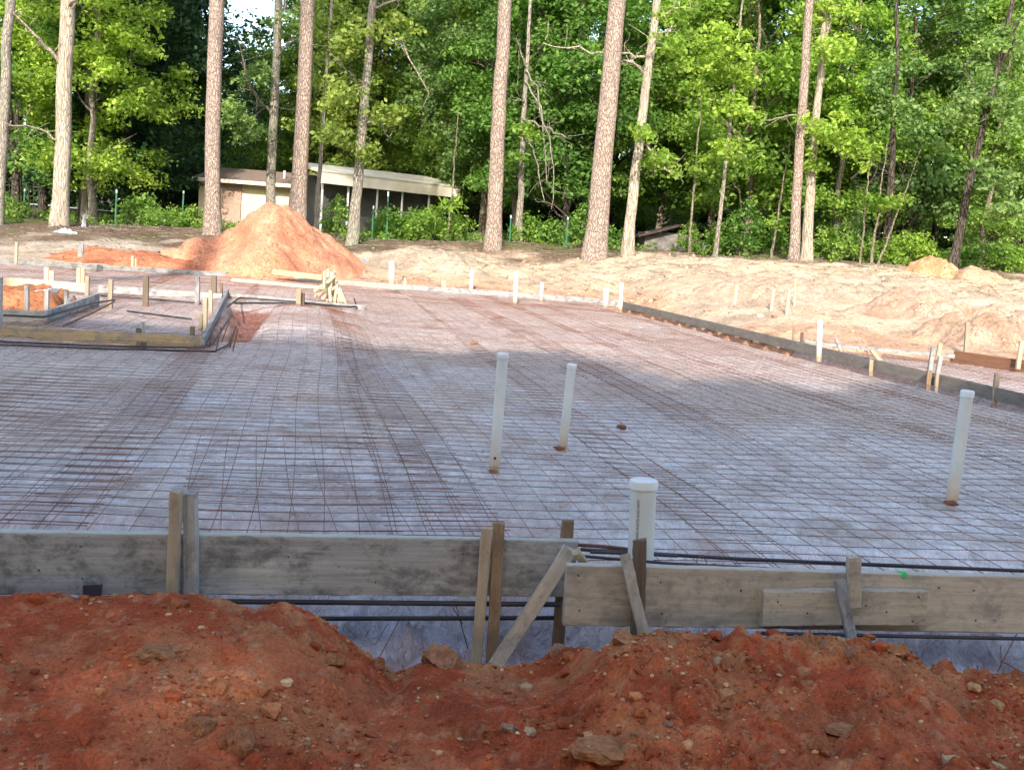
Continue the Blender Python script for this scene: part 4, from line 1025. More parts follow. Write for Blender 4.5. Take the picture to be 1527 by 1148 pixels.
# tarp, litter
def crumple(name, cx, cy, z, rx, ry, h, mat, label, seed, cat):
    a = np.linspace(-1, 1, 34); X, Y = np.meshgrid(a, a); x = X.ravel(); y = Y.ravel()
    r = np.hypot(x, y) + 0.3 * fbm(x * 1.5, y * 1.5, 3, seed)
    zz = h * (np.abs(fbm(x * 2, y * 2, 4, seed + 1, 0.6)) * 2.2 + 0.12) * sstep(1.05, 0.4, r)
    i = (np.arange(33)[:, None] * 34 + np.arange(33)[None, :]).ravel(); Fq = np.stack([i, i + 1, i + 35, i + 34], 1); Fq = Fq[r[Fq].max(1) < 0.95]
    me = fastmesh(name, np.stack([x * rx, y * ry, zz], 1), Fq, False)
    o = link(name, me, mat, None, (cx, cy, z)); md = o.modifiers.new('s', 'SOLIDIFY'); md.thickness = 0.004; tag(o, label, cat); return o
def gnd(px, py, lo=18, hi=45):
    for Y in np.linspace(lo, hi, 400):
        q = aty(px, py, Y)
        if q[2] < gz(np.array([q[0]]), np.array([q[1]]))[0]: return q
    return aty(px, py, hi)
q = gnd(545, 392); crumple('tarp', q[0], q[1] + 0.1, q[2] + 0.01, 0.30, 0.3, 0.10, M_TARP, 'crumpled blue tarp at the foot of the dirt pile', 31, 'tarp')
q = gnd(560, 396); crumple('plastic_litter', q[0], q[1], q[2] + 0.01, 0.2, 0.2, 0.06, M_LITTER, 'strip of white plastic beside the blue tarp', 33, 'litter')
q = gnd(96, 348); crumple('plastic_litter', q[0], q[1], q[2] + 0.0, 0.36, 0.3, 0.09, M_LITTER, 'crumpled white plastic on the ground before the pale trunk', 35, 'litter')
q = gnd(125, 340); crumple('plastic_bottle', q[0], q[1], q[2] + 0.02, 0.07, 0.1, 0.2, M_LITTER, 'small bluish bottle lying right of the pale trunk', 37, 'bottle')
q = ctop(138, 880); 
q = aty(138, 892, float(ylin(LB0, LB1, aty(138, 890, 4)[0])) - 0.012)
mb = MB(); mb.add(np.array([[-.036, 0, 0], [.03, 0, 0], [.036, -.004, .05], [.037, -.003, .058], [-.035, -.004, .048], [-.036, .004, 0], [.03, .004, 0], [.036, .0, .05], [.037, .001, .058], [-.035, 0, .048]]),
                  [(0, 1, 2, 3, 4), (9, 8, 7, 6, 5), (0, 5, 6, 1), (1, 6, 7, 2), (2, 7, 8, 3), (3, 8, 9, 4), (4, 9, 5, 0)])
o = link('plastic_scrap', mb.mesh('plastic_scrap'), M_DPLASTIC, None, q); tag(o, 'dark purple plastic flap against the lower left front board', 'plastic')

# clods over the far bank
BC = [(0.48, 0.33, 0.23), (0.5, 0.37, 0.27), (0.46, 0.28, 0.17), (0.40, 0.30, 0.22), (0.5, 0.34, 0.23)]
o = scatter('bank_clods', 9000, (-4, 16), (14.5, 31), gz, (0.012, 0.075), BC, M_CLOD, 8,
            lambda x, y, r: (y > yedge(x) + 0.15) & (r.uniform(0, 1, len(x)) < sstep(-0.25, 0.3, fbm(x * .8, y * .8, 3, 55)) * np.where(x > 0, 1, 0.3)), 4.0)
tag(o, 'small clods scattered over the sunlit sandy bank', 'clods')
def straw():
    r = np.random.default_rng(91); n = 4500
    x = r.uniform(-13, 17, n); y = r.uniform(24, 34, n); k = r.uniform(0, 1, n) < np.interp(y, [24, 29, 33], [0.05, 0.5, 1]); x = x[k]; y = y[k]; z = gz(x, y) + 0.015
    a = r.uniform(0, 6.28, len(x)); L = r.uniform(0.05, 0.3, len(x)); d = np.stack([np.cos(a), np.sin(a), r.normal(0, 0.12, len(x))], 1) * L[:, None]
    s = np.stack([-np.sin(a), np.cos(a), 0 * a], 1) * 0.008; c = np.stack([x, y, z], 1)
    up = np.array([0, 0, 0.012])
    V = np.stack([c - d - s, c - d + s, c - d + up, c + d - s, c + d + s, c + d + up], 1).reshape(-1, 3); b = np.arange(len(x))[:, None] * 6
    Fq = np.concatenate([b + [[0, 1, 4, 3]], b + [[1, 2, 5, 4]], b + [[2, 0, 3, 5]]])
    o = link('fallen_twigs', fastmesh('fallen_twigs', V, Fq), MBK['twig']); tag(o, 'fallen twigs and straw strewn below the trees', 'twigs', kind='stuff')
straw()

# ------------------------------------------------------------------ foliage
def leaf_cloud(C, Rd, n_per, leaf, seed, flat=0.55, droop=0.25):
    """C (k,3) clump centres, Rd (k) radii"""
    r = np.random.default_rng(seed); k = len(C)
    n = k * n_per; ci = np.repeat(np.arange(k), n_per)
    D = r.normal(size=(n, 3)); D /= np.linalg.norm(D, axis=1)[:, None]; rad = r.uniform(0, 1, n) ** 0.55
    P = C[ci] + D * (rad * Rd[ci])[:, None] * np.array([1, 1, flat])
    P[:, 2] -= droop * (rad * np.hypot(D[:, 0], D[:, 1])) ** 2 * Rd[ci]
    Nn = r.normal(size=(n, 3)) * 0.75 + np.array([0, 0, 0.9]) + D * 0.4; Nn /= np.linalg.norm(Nn, axis=1)[:, None]
    A = r.normal(size=(n, 3)); A -= Nn * (A * Nn).sum(1)[:, None]; A /= np.linalg.norm(A, axis=1)[:, None]; B = np.cross(Nn, A)
    s = (leaf * r.uniform(0.6, 1.3, n))[:, None]
    V = np.stack([P - A * s * 0.62, P + B * s * 0.36 + A * s * 0.05 - Nn * s * 0.12, P + A * s * 0.62 - Nn * s * 0.1, P - B * s * 0.36 + A * s * 0.05 - Nn * s * 0.12], 1).reshape(-1, 3)
    i = np.arange(n)[:, None] * 4
    return V, np.concatenate([i + [[0, 1, 2, 3]]])
def wiggle(p0, p1, n, amp, r):
    t = np.linspace(0, 1, n)[:, None]; P = p0 * (1 - t) + p1 * t
    off = np.cumsum(r.normal(0, amp, (n, 3)), 0); off -= t * off[-1]; return P + off
def tree_parts(seed, H, R, zlo, nclump, nper, leaf, r0=0.15, clump=(0.5, 1.1), nlimb=26, prof='round', lean=0.0):
    r = np.random.default_rng(seed)
    top = np.array([r.normal(0, 0.4) + lean * H, r.normal(0, 0.4), H * 0.93])
    tr = wiggle(np.zeros(3), top, 14, 0.10, r)
    mb = MB(); tt = np.linspace(0, 1, 14); rad = r0 * (1 - tt * 0.85) + r0 * 0.5 * np.exp(-tt * 25); tr0 = tr.copy(); tr0[0, 2] -= 0.4
    mb.tube(tr0, rad, 9)
    C = []; Rd = []
    for i in range(nclump):
        t = r.uniform(0, 1) ** 0.9; z = zlo + (H - zlo) * t
        pr = {'round': math.sin(math.pi * (0.12 + 0.86 * t)) ** 0.7, 'cone': (1 - t) ** 0.7 + 0.1, 'flat': 0.45 + 0.55 * math.sin(math.pi * t)}[prof]
        a = r.uniform(0, 2 * math.pi); d = R * pr * math.sqrt(r.uniform(0.08, 1)) * (1 + 0.25 * math.sin(3 * a + seed))
        ax = np.array([np.interp(z, tr[:, 2], tr[:, 0]), np.interp(z, tr[:, 2], tr[:, 1]), 0])
        C.append(ax + [d * math.cos(a), d * math.sin(a), z]); Rd.append(r.uniform(*clump))
    C = np.array(C); Rd = np.array(Rd)
    for i in range(min(nlimb, nclump)):
        c = C[i]; zb = max(zlo * 0.6, c[2] - 0.55 * math.hypot(c[0], c[1]) - 0.3)
        zb = min(zb, H * 0.85); k = zb / (H * 0.93); b = np.array([np.interp(zb, tr[:, 2], tr[:, 0]), np.interp(zb, tr[:, 2], tr[:, 1]), zb])
        P = wiggle(b, c, 7, 0.07, r); rr = r0 * (1 - k * 0.85) * 0.42
        mb.tube(P, np.linspace(rr, 0.012, 7), 5, False)
        for _ in range(2):
            e = c + r.normal(0, 0.5, 3); mb.tube(wiggle(P[4], e, 4, 0.05, r), np.linspace(0.018, 0.007, 4), 4, False)
    V, Fq = leaf_cloud(C, Rd, nper, leaf, seed + 1)
    return mb.mesh('trunk', True), fastmesh('crown', V, Fq)
VAR = {}
VAR['a'] = tree_parts(501, 13, 3.3, 1.6, 150, 200, 0.155)
VAR['b'] = tree_parts(502, 15, 3.7, 3.0, 170, 200, 0.16, 0.18)
VAR['c'] = tree_parts(503, 11, 2.8, 1.2, 125, 200, 0.15, 0.12, prof='flat')
VAR['d'] = tree_parts(504, 17, 4.2, 2.5, 200, 190, 0.17, 0.2)
VAR['e'] = tree_parts(505, 9, 2.3, 0.8, 90, 190, 0.14, 0.09, prof='flat')
VAR['f'] = tree_parts(506, 14, 4.0, 1.0, 220, 160, 0.16, 0.2)       # dense crown
_mcache = {}
def tree(var, x, y, s, rot, leaf, bark, label, group=None, name='leafy_tree', z=None, sz=1.0):
    root = empty(name, (x, y, float(gz(np.array([x]), np.array([y]))[0]) if z is None else z)); root.scale = (s, s, s * sz); root.rotation_euler = (0, 0, rot)
    tag(root, label, 'tree', group)
    for k, nm, mt in ((0, 'trunk', MBK[bark]), (1, 'crown', ML[leaf])):
        key = (var, k, mt.name)
        if key not in _mcache:
            me = VAR[var][k].copy(); me.materials.clear(); me.materials.append(mt); _mcache[key] = me
        o = bpy.data.objects.new(nm, _mcache[key]); COL.objects.link(o); o.parent = root
    return root
def pxx(px, Y): return aty(px, 350, Y)[0]

# front leafy trees: px, Y, variant, scale, leaf, bark, label
FT = [
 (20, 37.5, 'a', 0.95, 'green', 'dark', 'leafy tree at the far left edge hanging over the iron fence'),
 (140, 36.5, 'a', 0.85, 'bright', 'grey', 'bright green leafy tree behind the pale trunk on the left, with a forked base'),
 (205, 41, 'f', 1.05, 'dark', 'dark', 'dense tree left of the house, shade coloured into its dark leaves'),
 (262, 45, 'f', 0.66, 'dark', 'dark', 'tree behind the left end of the house, shade coloured into its leaves'),
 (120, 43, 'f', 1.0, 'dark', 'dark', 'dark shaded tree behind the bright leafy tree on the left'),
 (372, 49, 'c', 0.70, 'green', 'twig', 'green tree above the cream wall of the house'),
 (432, 52, 'a', 0.74, 'green', 'twig', 'green tree behind the leaning pine trunk'),
 (500, 50, 'c', 1.15, 'yellow', 'twig', 'yellowish green tree above the middle of the house'),
 (560, 51, 'b', 0.9, 'green', 'twig', 'leafy tree over the porch roof'),
 (625, 49, 'b', 0.85, 'green', 'dark', 'leafy tree at the right end of the porch roof'),
 (700, 47, 'c', 0.95, 'green', 'dark', 'round leafy tree between the porch and the middle pine'),
 (715, 44, 'd', 0.8, 'grey', 'twig', 'tree with drooping grey-green leaves behind the middle pine'),
 (770, 41, 'a', 0.85, 'green', 'twig', 'leafy tree behind the broken-topped trunk'),
 (840, 39.5, 'c', 1.0, 'green', 'dark', 'leafy tree just left of the big pine'),
 (905, 43, 'd', 0.8, 'green', 'dark', 'tall leafy tree behind the big pine'),
 (985, 43.5, 'c', 1.0, 'bright', 'twig', 'bright leafy tree behind the old shed'),
 (1062, 43, 'a', 0.95, 'green', 'twig', 'leafy tree behind the slender sapling'),
 (1110, 38.5, 'c', 1.05, 'bright', 'twig', 'bright leafy tree left of the slim right-hand pine'),
 (1165, 43, 'b', 0.9, 'green', 'dark', 'leafy tree filling the gap behind the slim right-hand pine'),
 (1250, 38.5, 'a', 0.8, 'bright', 'twig', 'bright leafy tree right of the pale mottled trunk'),
 (1290, 42, 'd', 0.8, 'green', 'dark', 'tall green tree behind the dark leaning trunk'),
 (1345, 39.5, 'c', 1.1, 'grey', 'dark', 'grey-green leafy tree behind the higher orange sand pile'),
 (1400, 43, 'b', 0.76, 'grey', 'dark', 'grey-green tree with open top on the right'),
 (1470, 38.5, 'a', 0.70, 'green', 'twig', 'leafy tree at the right above the lower orange sand pile'),
 (1530, 41, 'c', 1.0, 'grey', 'dark', 'leafy tree cut by the right edge of the view'),
]
for i, (px, Y, v, s, lf, bk, lab) in enumerate(FT):
    tree(v, pxx(px, Y), Y, s, i * 1.7, lf, bk, lab, 'leafy trees at the edge of the clearing')
r = np.random.default_rng(77)
bx = np.linspace(-24, 27, 26)
for i, x in enumerate(bx):
    Y = 52 + 9 * ((i * 7) % 5) / 4 + r.uniform(-1, 1)
    px = W0 / 2 + x / Y * F
    v = 'bdaf'[i % 4]; s = r.uniform(0.78, 1.0)
    if 270 < px < 440: s *= 0.5
    if px > 950: s *= 0.86
    if px > 1420: s *= 0.82
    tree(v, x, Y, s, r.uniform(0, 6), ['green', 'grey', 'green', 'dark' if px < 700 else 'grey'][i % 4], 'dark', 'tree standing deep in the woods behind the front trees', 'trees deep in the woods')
# far wood as one mass
def far_wood():
    r = np.random.default_rng(5); k = 520
    C = np.stack([r.uniform(-45, 50, k), r.uniform(66, 80, k), r.uniform(0.5, 1, k) ** 1.0 * r.uniform(1, 12, k) + 1], 1)
    k2 = 620; C = np.concatenate([C, np.stack([r.uniform(-42, 45, k2), r.uniform(62, 68, k2), r.uniform(0.6, 5.0, k2)], 1)]); k += k2
    V, Fq = leaf_cloud(C, r.uniform(1.2, 2.4, k), 90, 0.42, 6)
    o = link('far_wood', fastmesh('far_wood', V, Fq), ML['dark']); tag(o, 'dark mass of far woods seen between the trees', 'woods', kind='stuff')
far_wood()

# bushes and saplings along the edge
def bush_mesh(seed, R, H, ncl, nper, leaf):
    r = np.random.default_rng(seed); C = []
    mb = MB()
    for i in range(ncl):
        a = r.uniform(0, 6.28); d = R * math.sqrt(r.uniform(0, 1)); z = H * r.uniform(0.25, 1) * (1 - 0.35 * d / R)
        C.append([d * math.cos(a), d * 0.6 * math.sin(a), z])
        if i < 16: mb.tube(wiggle(np.array([d * 0.35 * math.cos(a), d * 0.2 * math.sin(a), -0.1]), np.array(C[-1]), 5, 0.04, r), np.linspace(0.014, 0.005, 5), 4, False)
    V, Fq = leaf_cloud(np.array(C), r.uniform(0.16, 0.36, ncl), nper, leaf, seed + 2, 0.8)
    return mb.mesh('stems', True), fastmesh('foliage', V, Fq)
for k, a in {'p': (601, 0.9, 1.1, 46, 34, 0.10), 'q': (602, 1.5, 1.2, 70, 34, 0.10), 'r': (603, 0.6, 0.9, 30, 34, 0.09), 's': (604, 0.8, 1.9, 52, 30, 0.11)}.items(): VAR[k] = bush_mesh(*a)
def bush(var, x, y, s, rot, leaf, label, group='bushes along the tree line'):
    root = empty('bush', (x, y, float(gz(np.array([x]), np.array([y]))[0]) - 0.03)); root.scale = (s, s, s); root.rotation_euler = (0, 0, rot); tag(root, label, 'bush', group)
    for k, nm, mt in ((0, 'stems', MBK['twig']), (1, 'foliage', ML[leaf])):
        key = (var, k, mt.name)
        if key not in _mcache:
            me = VAR[var][k].copy(); me.materials.clear(); me.materials.append(mt); _mcache[key] = me
        o = bpy.data.objects.new(nm, _mcache[key]); COL.objects.link(o); o.parent = root
BU = [(12, 33.5, 'r', 1, 'green', 'low bush at the left edge by the iron fence'), (210, 35.5, 'p', 1.05, 'green', 'leafy bush left of the house wall'), (250, 34.6, 'q', 0.7, 'green', 'low spreading bush before the left end of the house'),
 (290, 35, 'r', 0.9, 'green', 'small bush at the foot of the left pine'), (505, 34.8, 's', 0.75, 'green', 'bush beside the slim pale trunk by the porch'), (580, 34.2, 'p', 1.0, 'bright', 'bright bush before the porch post'), (655, 33.8, 'q', 0.95, 'bright', 'largest bright bush in front of the porch end'),
 (625, 34.5, 'p', 1.0, 'bright', 'bright bush in the middle of the porch front'), (790, 33.6, 'r', 1.1, 'bright', 'small bush between the green posts'), (825, 34, 'p', 0.8, 'green', 'bush beside the right green post'), (870, 35.2, 's', 0.8, 'green', 'tall thin bush left of the big pine'),
 (915, 34, 'r', 0.9, 'green', 'small bush between the big pine and the pale trunk'), (1030, 34.2, 's', 0.55, 'bright', 'leafy sapling bush in front of the old shed'), (1078, 35, 'p', 1.0, 'green', 'bush right of the old shed'), (1110, 34.2, 's', 0.95, 'green', 'tall bush between sapling and slim pine'),
 (1150, 34.4, 'r', 1.2, 'bright', 'round bush at the foot of the slim pine'), (1240, 33.6, 'p', 1.0, 'green', 'twiggy bush right of the pale mottled trunk'), (1275, 34.5, 's', 0.9, 'grey', 'grey-green bush with thin upright stems'), (1320, 34.2, 'q', 0.85, 'bright', 'wide bush left of the higher orange pile'),
 (1365, 33.4, 'p', 1.0, 'bright', 'bright bush just behind the higher orange pile'), (1450, 34, 'q', 0.8, 'green', 'dark green bush behind the lower orange pile'), (1500, 33.6, 'p', 0.9, 'green', 'bush at the lower right tree line'), (1530, 32.5, 'r', 1.0, 'bright', 'small bright bush at the right edge of the view')]
for i, (px, Y, v, s, lf, lab) in enumerate(BU): bush(v, pxx(px, Y), Y, s, 2.3 * i, lf, lab)
# ground cover
def cover():
    r = np.random.default_rng(66); n = 2600
    x = r.uniform(-22, 22, n); y = r.uniform(31.5, 48, n); k = (fbm(x * .5, y * .5, 3, 99) > -0.05) & (y > np.interp(x, [-14, -6, 0, 5, 13], [29.5, 31, 33, 33, 33])); x = x[k]; y = y[k]
    C = np.stack([x, y, gz(x, y) + r.uniform(0.03, 0.25, len(x))], 1)
    V, Fq = leaf_cloud(C, r.uniform(0.12, 0.32, len(x)), 14, 0.09, 67, 0.6)
    o = link('ground_cover', fastmesh('ground_cover', V, Fq), ML['green']); tag(o, 'low weeds and leaves covering the ground under the trees', 'weeds', kind='stuff')
cover()

# ------------------------------------------------------------------ single trunks
needle = None
def pine_crown():
    r = np.random.default_rng(12); C = []
    for i in range(70):
        t = r.uniform(0, 1); a = r.uniform(0, 6.28); d = (1 - t) * 2.8 * math.sqrt(r.uniform(0.1, 1)) + 0.2; C.append([d * math.cos(a), d * math.sin(a), t * 8])
    V, Fq = leaf_cloud(np.array(C), r.uniform(0.5, 0.9, 70), 90, 0.22, 13, 0.7); me = fastmesh('crown', V, Fq); me.materials.append(ML['needle']); return me
PCROWN = pine_crown()
def trunk(base, top, wb, wt, Y, bark, label, Htot=20, crown=None, limbs=(), leafcl=None, leaf='green', name='pine_tree', rough=0.02, seed=0, bend=None):
    b = aty(base[0], base[1], Y); t = aty(top[0], top[1], Y)
    r = np.random.default_rng(900 + seed + int(base[0]))
    ax = (t - b); Lseen = np.linalg.norm(ax); ax /= Lseen
    k = Y / F; rb, rt = wb * k / 2, wt * k / 2
    root = empty(name, b); tag(root, label, 'tree')
    n = 40; s = np.linspace(-0.35, Htot, n); P = s[:, None] * ax[None, :]
    P[:, 0] += np.cumsum(r.normal(0, 0.012, n)); P[:, 1] += np.cumsum(r.normal(0, 0.012, n))
    if bend:
        for (pxy, tt) in bend: pass
    R = np.interp(s, [0, Lseen, Htot], [rb * 0.94, rt, rt * 0.35]) + rb * 0.32 * np.exp(-np.clip(s, 0, 9) * 2.6)
    m = 18; ang = np.arange(m) * 2 * math.pi / m; V = []
    U = np.cross(ax, [0, 1, 0]); U /= np.linalg.norm(U); B = np.cross(ax, U)
    for i in range(n):
        rr = R[i] * (1 + rough * r.normal(0, 1, m) + 0.05 * np.sin(ang * 3 + i * 0.2))
        V.append(P[i] + np.cos(ang)[:, None] * rr[:, None] * U + np.sin(ang)[:, None] * rr[:, None] * B)
    V = np.concatenate(V); i_ = np.arange(n - 1)[:, None] * m; j = np.arange(m)[None, :]
    Fq = np.stack([(i_ + j).ravel(), (i_ + (j + 1) % m).ravel(), (i_ + m + (j + 1) % m).ravel(), (i_ + m + j).ravel()], 1)
    link('trunk', fastmesh('trunk', V, Fq, True), MBK[bark], root)
    def pt(pxy, dy=0.0): return aty(pxy[0], pxy[1], Y + dy) - b
    C = []
    if limbs:
        for lm in limbs:
            pts = [pt(p, d) for p, d in zip(lm[0], np.linspace(0, lm[2] if len(lm) > 2 else -0.5, len(lm[0])))]
            Q = []
            for a0, b0 in zip(pts[:-1], pts[1:]):
                for u in np.linspace(0, 1, 5)[:-1]: Q.append(a0 + (b0 - a0) * u)
            Q.append(pts[-1]); Q = np.array(Q); Q[1:-1] += r.normal(0, 0.03, (len(Q) - 2, 3))
            mb = MB(); mb.tube(Q, np.linspace(lm[1] * k / 2, lm[1] * k * 0.18, len(Q)), 6, False)
            for q in Q[2::2]:
                for _ in range(2):
                    e = q + r.normal(0, 0.35, 3) + np.array([0, 0, 0.1]); mb.tube(wiggle(q, e, 4, 0.04, r), np.linspace(lm[1] * k * .14, 0.005, 4), 4, False)
            link('limb', mb.mesh('limb', True), MBK[bark], root); C.append(Q[-1])
    if crown == 'pine':
        o = bpy.data.objects.new('crown', PCROWN); COL.objects.link(o); o.parent = root; o.location = ax * (Htot - 7)
    if leafcl:
        cc = []; rd = []
        for (px, py, dy, rr, cnt) in leafcl:
            for _ in range(cnt):
                q = pt((px + r.normal(0, rr * 0.55), py + r.normal(0, rr * 0.4)), dy + r.normal(0, 0.5)); cc.append(q); rd.append(r.uniform(0.25, 0.5))
        V, Fq = leaf_cloud(np.array(cc), np.array(rd), 42, 0.135, 5 + int(base[0]))
        me = fastmesh('crown', V, Fq); link('crown', me, ML[leaf], root)
    return root
trunk((-4, 330), (16, 0), 17, 13, 31, 'grey', 'slanting grey trunk cut by the left edge of the view', 19, 'pine', name='tree')
trunk((88, 336), (99, 0), 25, 20, 31, 'pale', 'stout pale grey trunk second from the left', 20, 'pine', name='tree',
      limbs=[([(96, 100), (60, 60), (20, 20)], 6, -1), ([(90, 210), (50, 190), (10, 185)], 4, -1), ([(101, 12), (130, -10)], 7, -1)])
trunk((317, 343), (322, 0), 24, 21, 31.5, 'pine', 'straight pine trunk left of the dirt pile, in front of the brick panel', 21, 'pine')
trunk((405, 330), (415, 0), 15, 11, 36, 'grey', 'thin dark-stained trunk rising behind the top of the dirt pile', 15, None, name='tree',
      limbs=[([(412, 70), (422, 20), (428, -20)], 7, 0), ([(405, 165), (385, 155), (372, 120), (362, 95)], 4, -1), ([(404, 170), (372, 130), (355, 60)], 3, -1.5), ([(408, 90), (440, 60)], 3, -1)],
      leafcl=[(375, 110, -1, 22, 10), (350, 170, -1.5, 25, 12), (420, 40, 0, 30, 12), (370, 200, -1, 25, 10)], leaf='grey')
trunk((443, 326), (458, 0), 25, 20, 31.5, 'pine', 'leaning pine trunk right behind the dirt pile', 21, 'pine')
trunk((472, 338), (495, 0), 7, 4, 33, 'grey', 'very slim pale trunk right of the leaning pine', 11, None, name='tree', leafcl=[(485, 120, -.4, 30, 10), (495, 60, -.4, 35, 12), (470, 190, -.4, 25, 7), (500, 20, 0, 40, 12)], leaf='yellow')
trunk((527, 349), (557, 0), 16, 11, 31.5, 'grey', 'grey leaning trunk before the porch with bare side branches', 15, None, name='tree',
      limbs=[([(558, 30), (600, 70), (640, 140)], 4, -1), ([(543, 185), (565, 180), (580, 205)], 4, -.8), ([(557, 12), (590, 0), (620, -10)], 5, -1), ([(545, 150), (520, 110), (490, 70)], 3, -1)],
      leafcl=[(520, 60, -1, 30, 14), (575, 170, -.8, 22, 9), (545, 230, -.5, 20, 5), (515, 140, -1, 25, 9), (590, 30, -.6, 30, 9), (500, 200, -.8, 22, 7)], leaf='yellow')
trunk((735, 363), (753, 0), 23.5, 19, 31.5, 'pine', 'straight pine trunk in the middle of the view', 21, 'pine')
trunk((773, 357), (784, 100), 11, 6, 33.5, 'grey', 'thin broken-topped trunk with a tangle of dead branches', 9, None, name='tree',
      limbs=[([(780, 178), (812, 188), (846, 206)], 4, -.6), ([(781, 150), (770, 148), (758, 152)], 3, -.3), ([(782, 120), (806, 160), (828, 250), (822, 312)], 3, -.6), ([(783, 105), (800, 130), (810, 200), (815, 270)], 3, -.8), ([(780, 200), (800, 230), (812, 300)], 3, -.8), ([(784, 100), (770, 60)], 3, -.3)],
      leafcl=[(770, 235, -.4, 14, 5), (775, 185, -.4, 14, 3), (795, 190, -.4, 16, 3)], leaf='bright')
trunk((886, 375), (921, 0), 33, 24.5, 30.5, 'pine', 'thickest pine trunk, leaning right, right of the middle', 22, 'pine')
trunk((936, 376), (981, 0), 17, 11, 31, 'pale', 'pale stripped trunk leaning right beside the thickest pine', 15, None, name='tree',
      limbs=[([(962, 110), (945, 92), (928, 90)], 5, -.6), ([(970, 70), (985, 50), (1005, 40)], 5, -.5), ([(958, 215), (985, 240), (1012, 268)], 4, -.8), ([(978, 30), (1000, 15), (1030, 12)], 4, -.5), ([(962, 85), (930, 80), (880, 78), (810, 65)], 4, -.5)],
      leafcl=[(960, 200, -.6, 14, 6), (1000, 75, -.8, 25, 8), (985, 240, -.6, 22, 8), (1010, 20, 0, 30, 9)], leaf='bright')
trunk((1066, 390), (1093, 125), 7, 4, 32.5, 'grey', 'slender crooked sapling with leafy top right of the shed', 9.5, None, name='tree',
      leafcl=[(1092, 110, 0, 30, 16), (1085, 60, 0, 38, 18), (1100, 160, -.3, 28, 12), (1078, 220, -.3, 22, 8), (1060, 100, .2, 28, 10)], leaf='bright')
trunk((1183, 391), (1206, 0), 15.5, 11.5, 31.5, 'pine', 'slim straight pine trunk on the right', 20, 'pine')
trunk((1203, 393), (1233, 20), 17, 8, 32, 'pale', 'pale mottled trunk right beside the slim pine', 12, None, name='tree', limbs=[([(1226, 100), (1235, 50), (1240, 10)], 6, 0), ([(1232, 40), (1222, 15), (1214, 0)], 4, 0), ([(1205, 165), (1175, 172), (1140, 180)], 3, -.6)],
      leafcl=[(1245, 70, -.4, 30, 12), (1225, 190, -.6, 22, 8), (1265, 205, -1.2, 26, 14), (1295, 225, -1.4, 20, 9), (1215, 245, -.5, 18, 5), (1230, 20, 0, 35, 14)], leaf='bright')
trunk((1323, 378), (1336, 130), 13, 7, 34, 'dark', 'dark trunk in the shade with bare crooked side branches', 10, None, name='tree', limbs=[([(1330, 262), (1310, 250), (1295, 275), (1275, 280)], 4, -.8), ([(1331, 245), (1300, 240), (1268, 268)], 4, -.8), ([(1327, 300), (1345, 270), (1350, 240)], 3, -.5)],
      leafcl=[(1350, 160, -.4, 30, 12), (1320, 120, -.2, 34, 14)], leaf='grey')
trunk((1418, 402), (1490, 95), 14, 8, 32, 'dark', 'crooked dark trunk leaning right behind the orange sand piles', 11.5, None, name='tree', limbs=[([(1486, 112), (1508, 70), (1520, 30)], 6, -.3), ([(1447, 240), (1438, 205)], 4, -.4), ([(1470, 170), (1440, 100), (1462, 80)], 3, -.5)],
      leafcl=[(1480, 270, -1, 32, 16), (1500, 310, -1.2, 28, 12), (1470, 140, -.4, 36, 16), (1515, 180, -.6, 34, 14), (1430, 170, -.4, 30, 12), (1500, 60, 0, 34, 14)], leaf='grey')
for i, (b_, t_, w, lab) in enumerate([((1282, 388), (1296, 290), 3, 'leftmost thin bare stem of the cluster by the dark trunk'), ((1300, 390), (1312, 300), 4, 'pale middle stem of the cluster by the dark trunk'), ((1310, 388), (1340, 305), 3, 'right-leaning thin stem of the cluster by the dark trunk'), ((1028, 388), (1040, 250), 4, 'thin sapling stem in front of the old shed'), ((1150, 388), (1160, 330), 4, 'short thin stem left of the slim pine'), ((668, 345), (672, 300), 4, 'thin stem rising from the bright porch bush')]):
    trunk(b_, t_, w, w * .7, 33, 'twig', lab, 3.5 if i != 3 else 5, None, name='sapling', leafcl=[(t_[0], t_[1], -.1, 14, 4)], leaf='bright')
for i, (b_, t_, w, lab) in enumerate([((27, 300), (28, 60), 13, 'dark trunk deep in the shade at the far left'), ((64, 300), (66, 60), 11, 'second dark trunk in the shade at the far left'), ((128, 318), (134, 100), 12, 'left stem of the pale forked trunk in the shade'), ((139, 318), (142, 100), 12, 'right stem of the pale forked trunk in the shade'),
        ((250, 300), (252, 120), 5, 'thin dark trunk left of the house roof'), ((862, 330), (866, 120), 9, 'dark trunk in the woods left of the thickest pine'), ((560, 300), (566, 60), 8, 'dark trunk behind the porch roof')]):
    trunk(b_, t_, w, w * 0.85, 39 if i in (2, 3) else 44 if i < 2 else 50, 'grey' if i in (2, 3) else 'dark', lab, 11, None, name='tree')

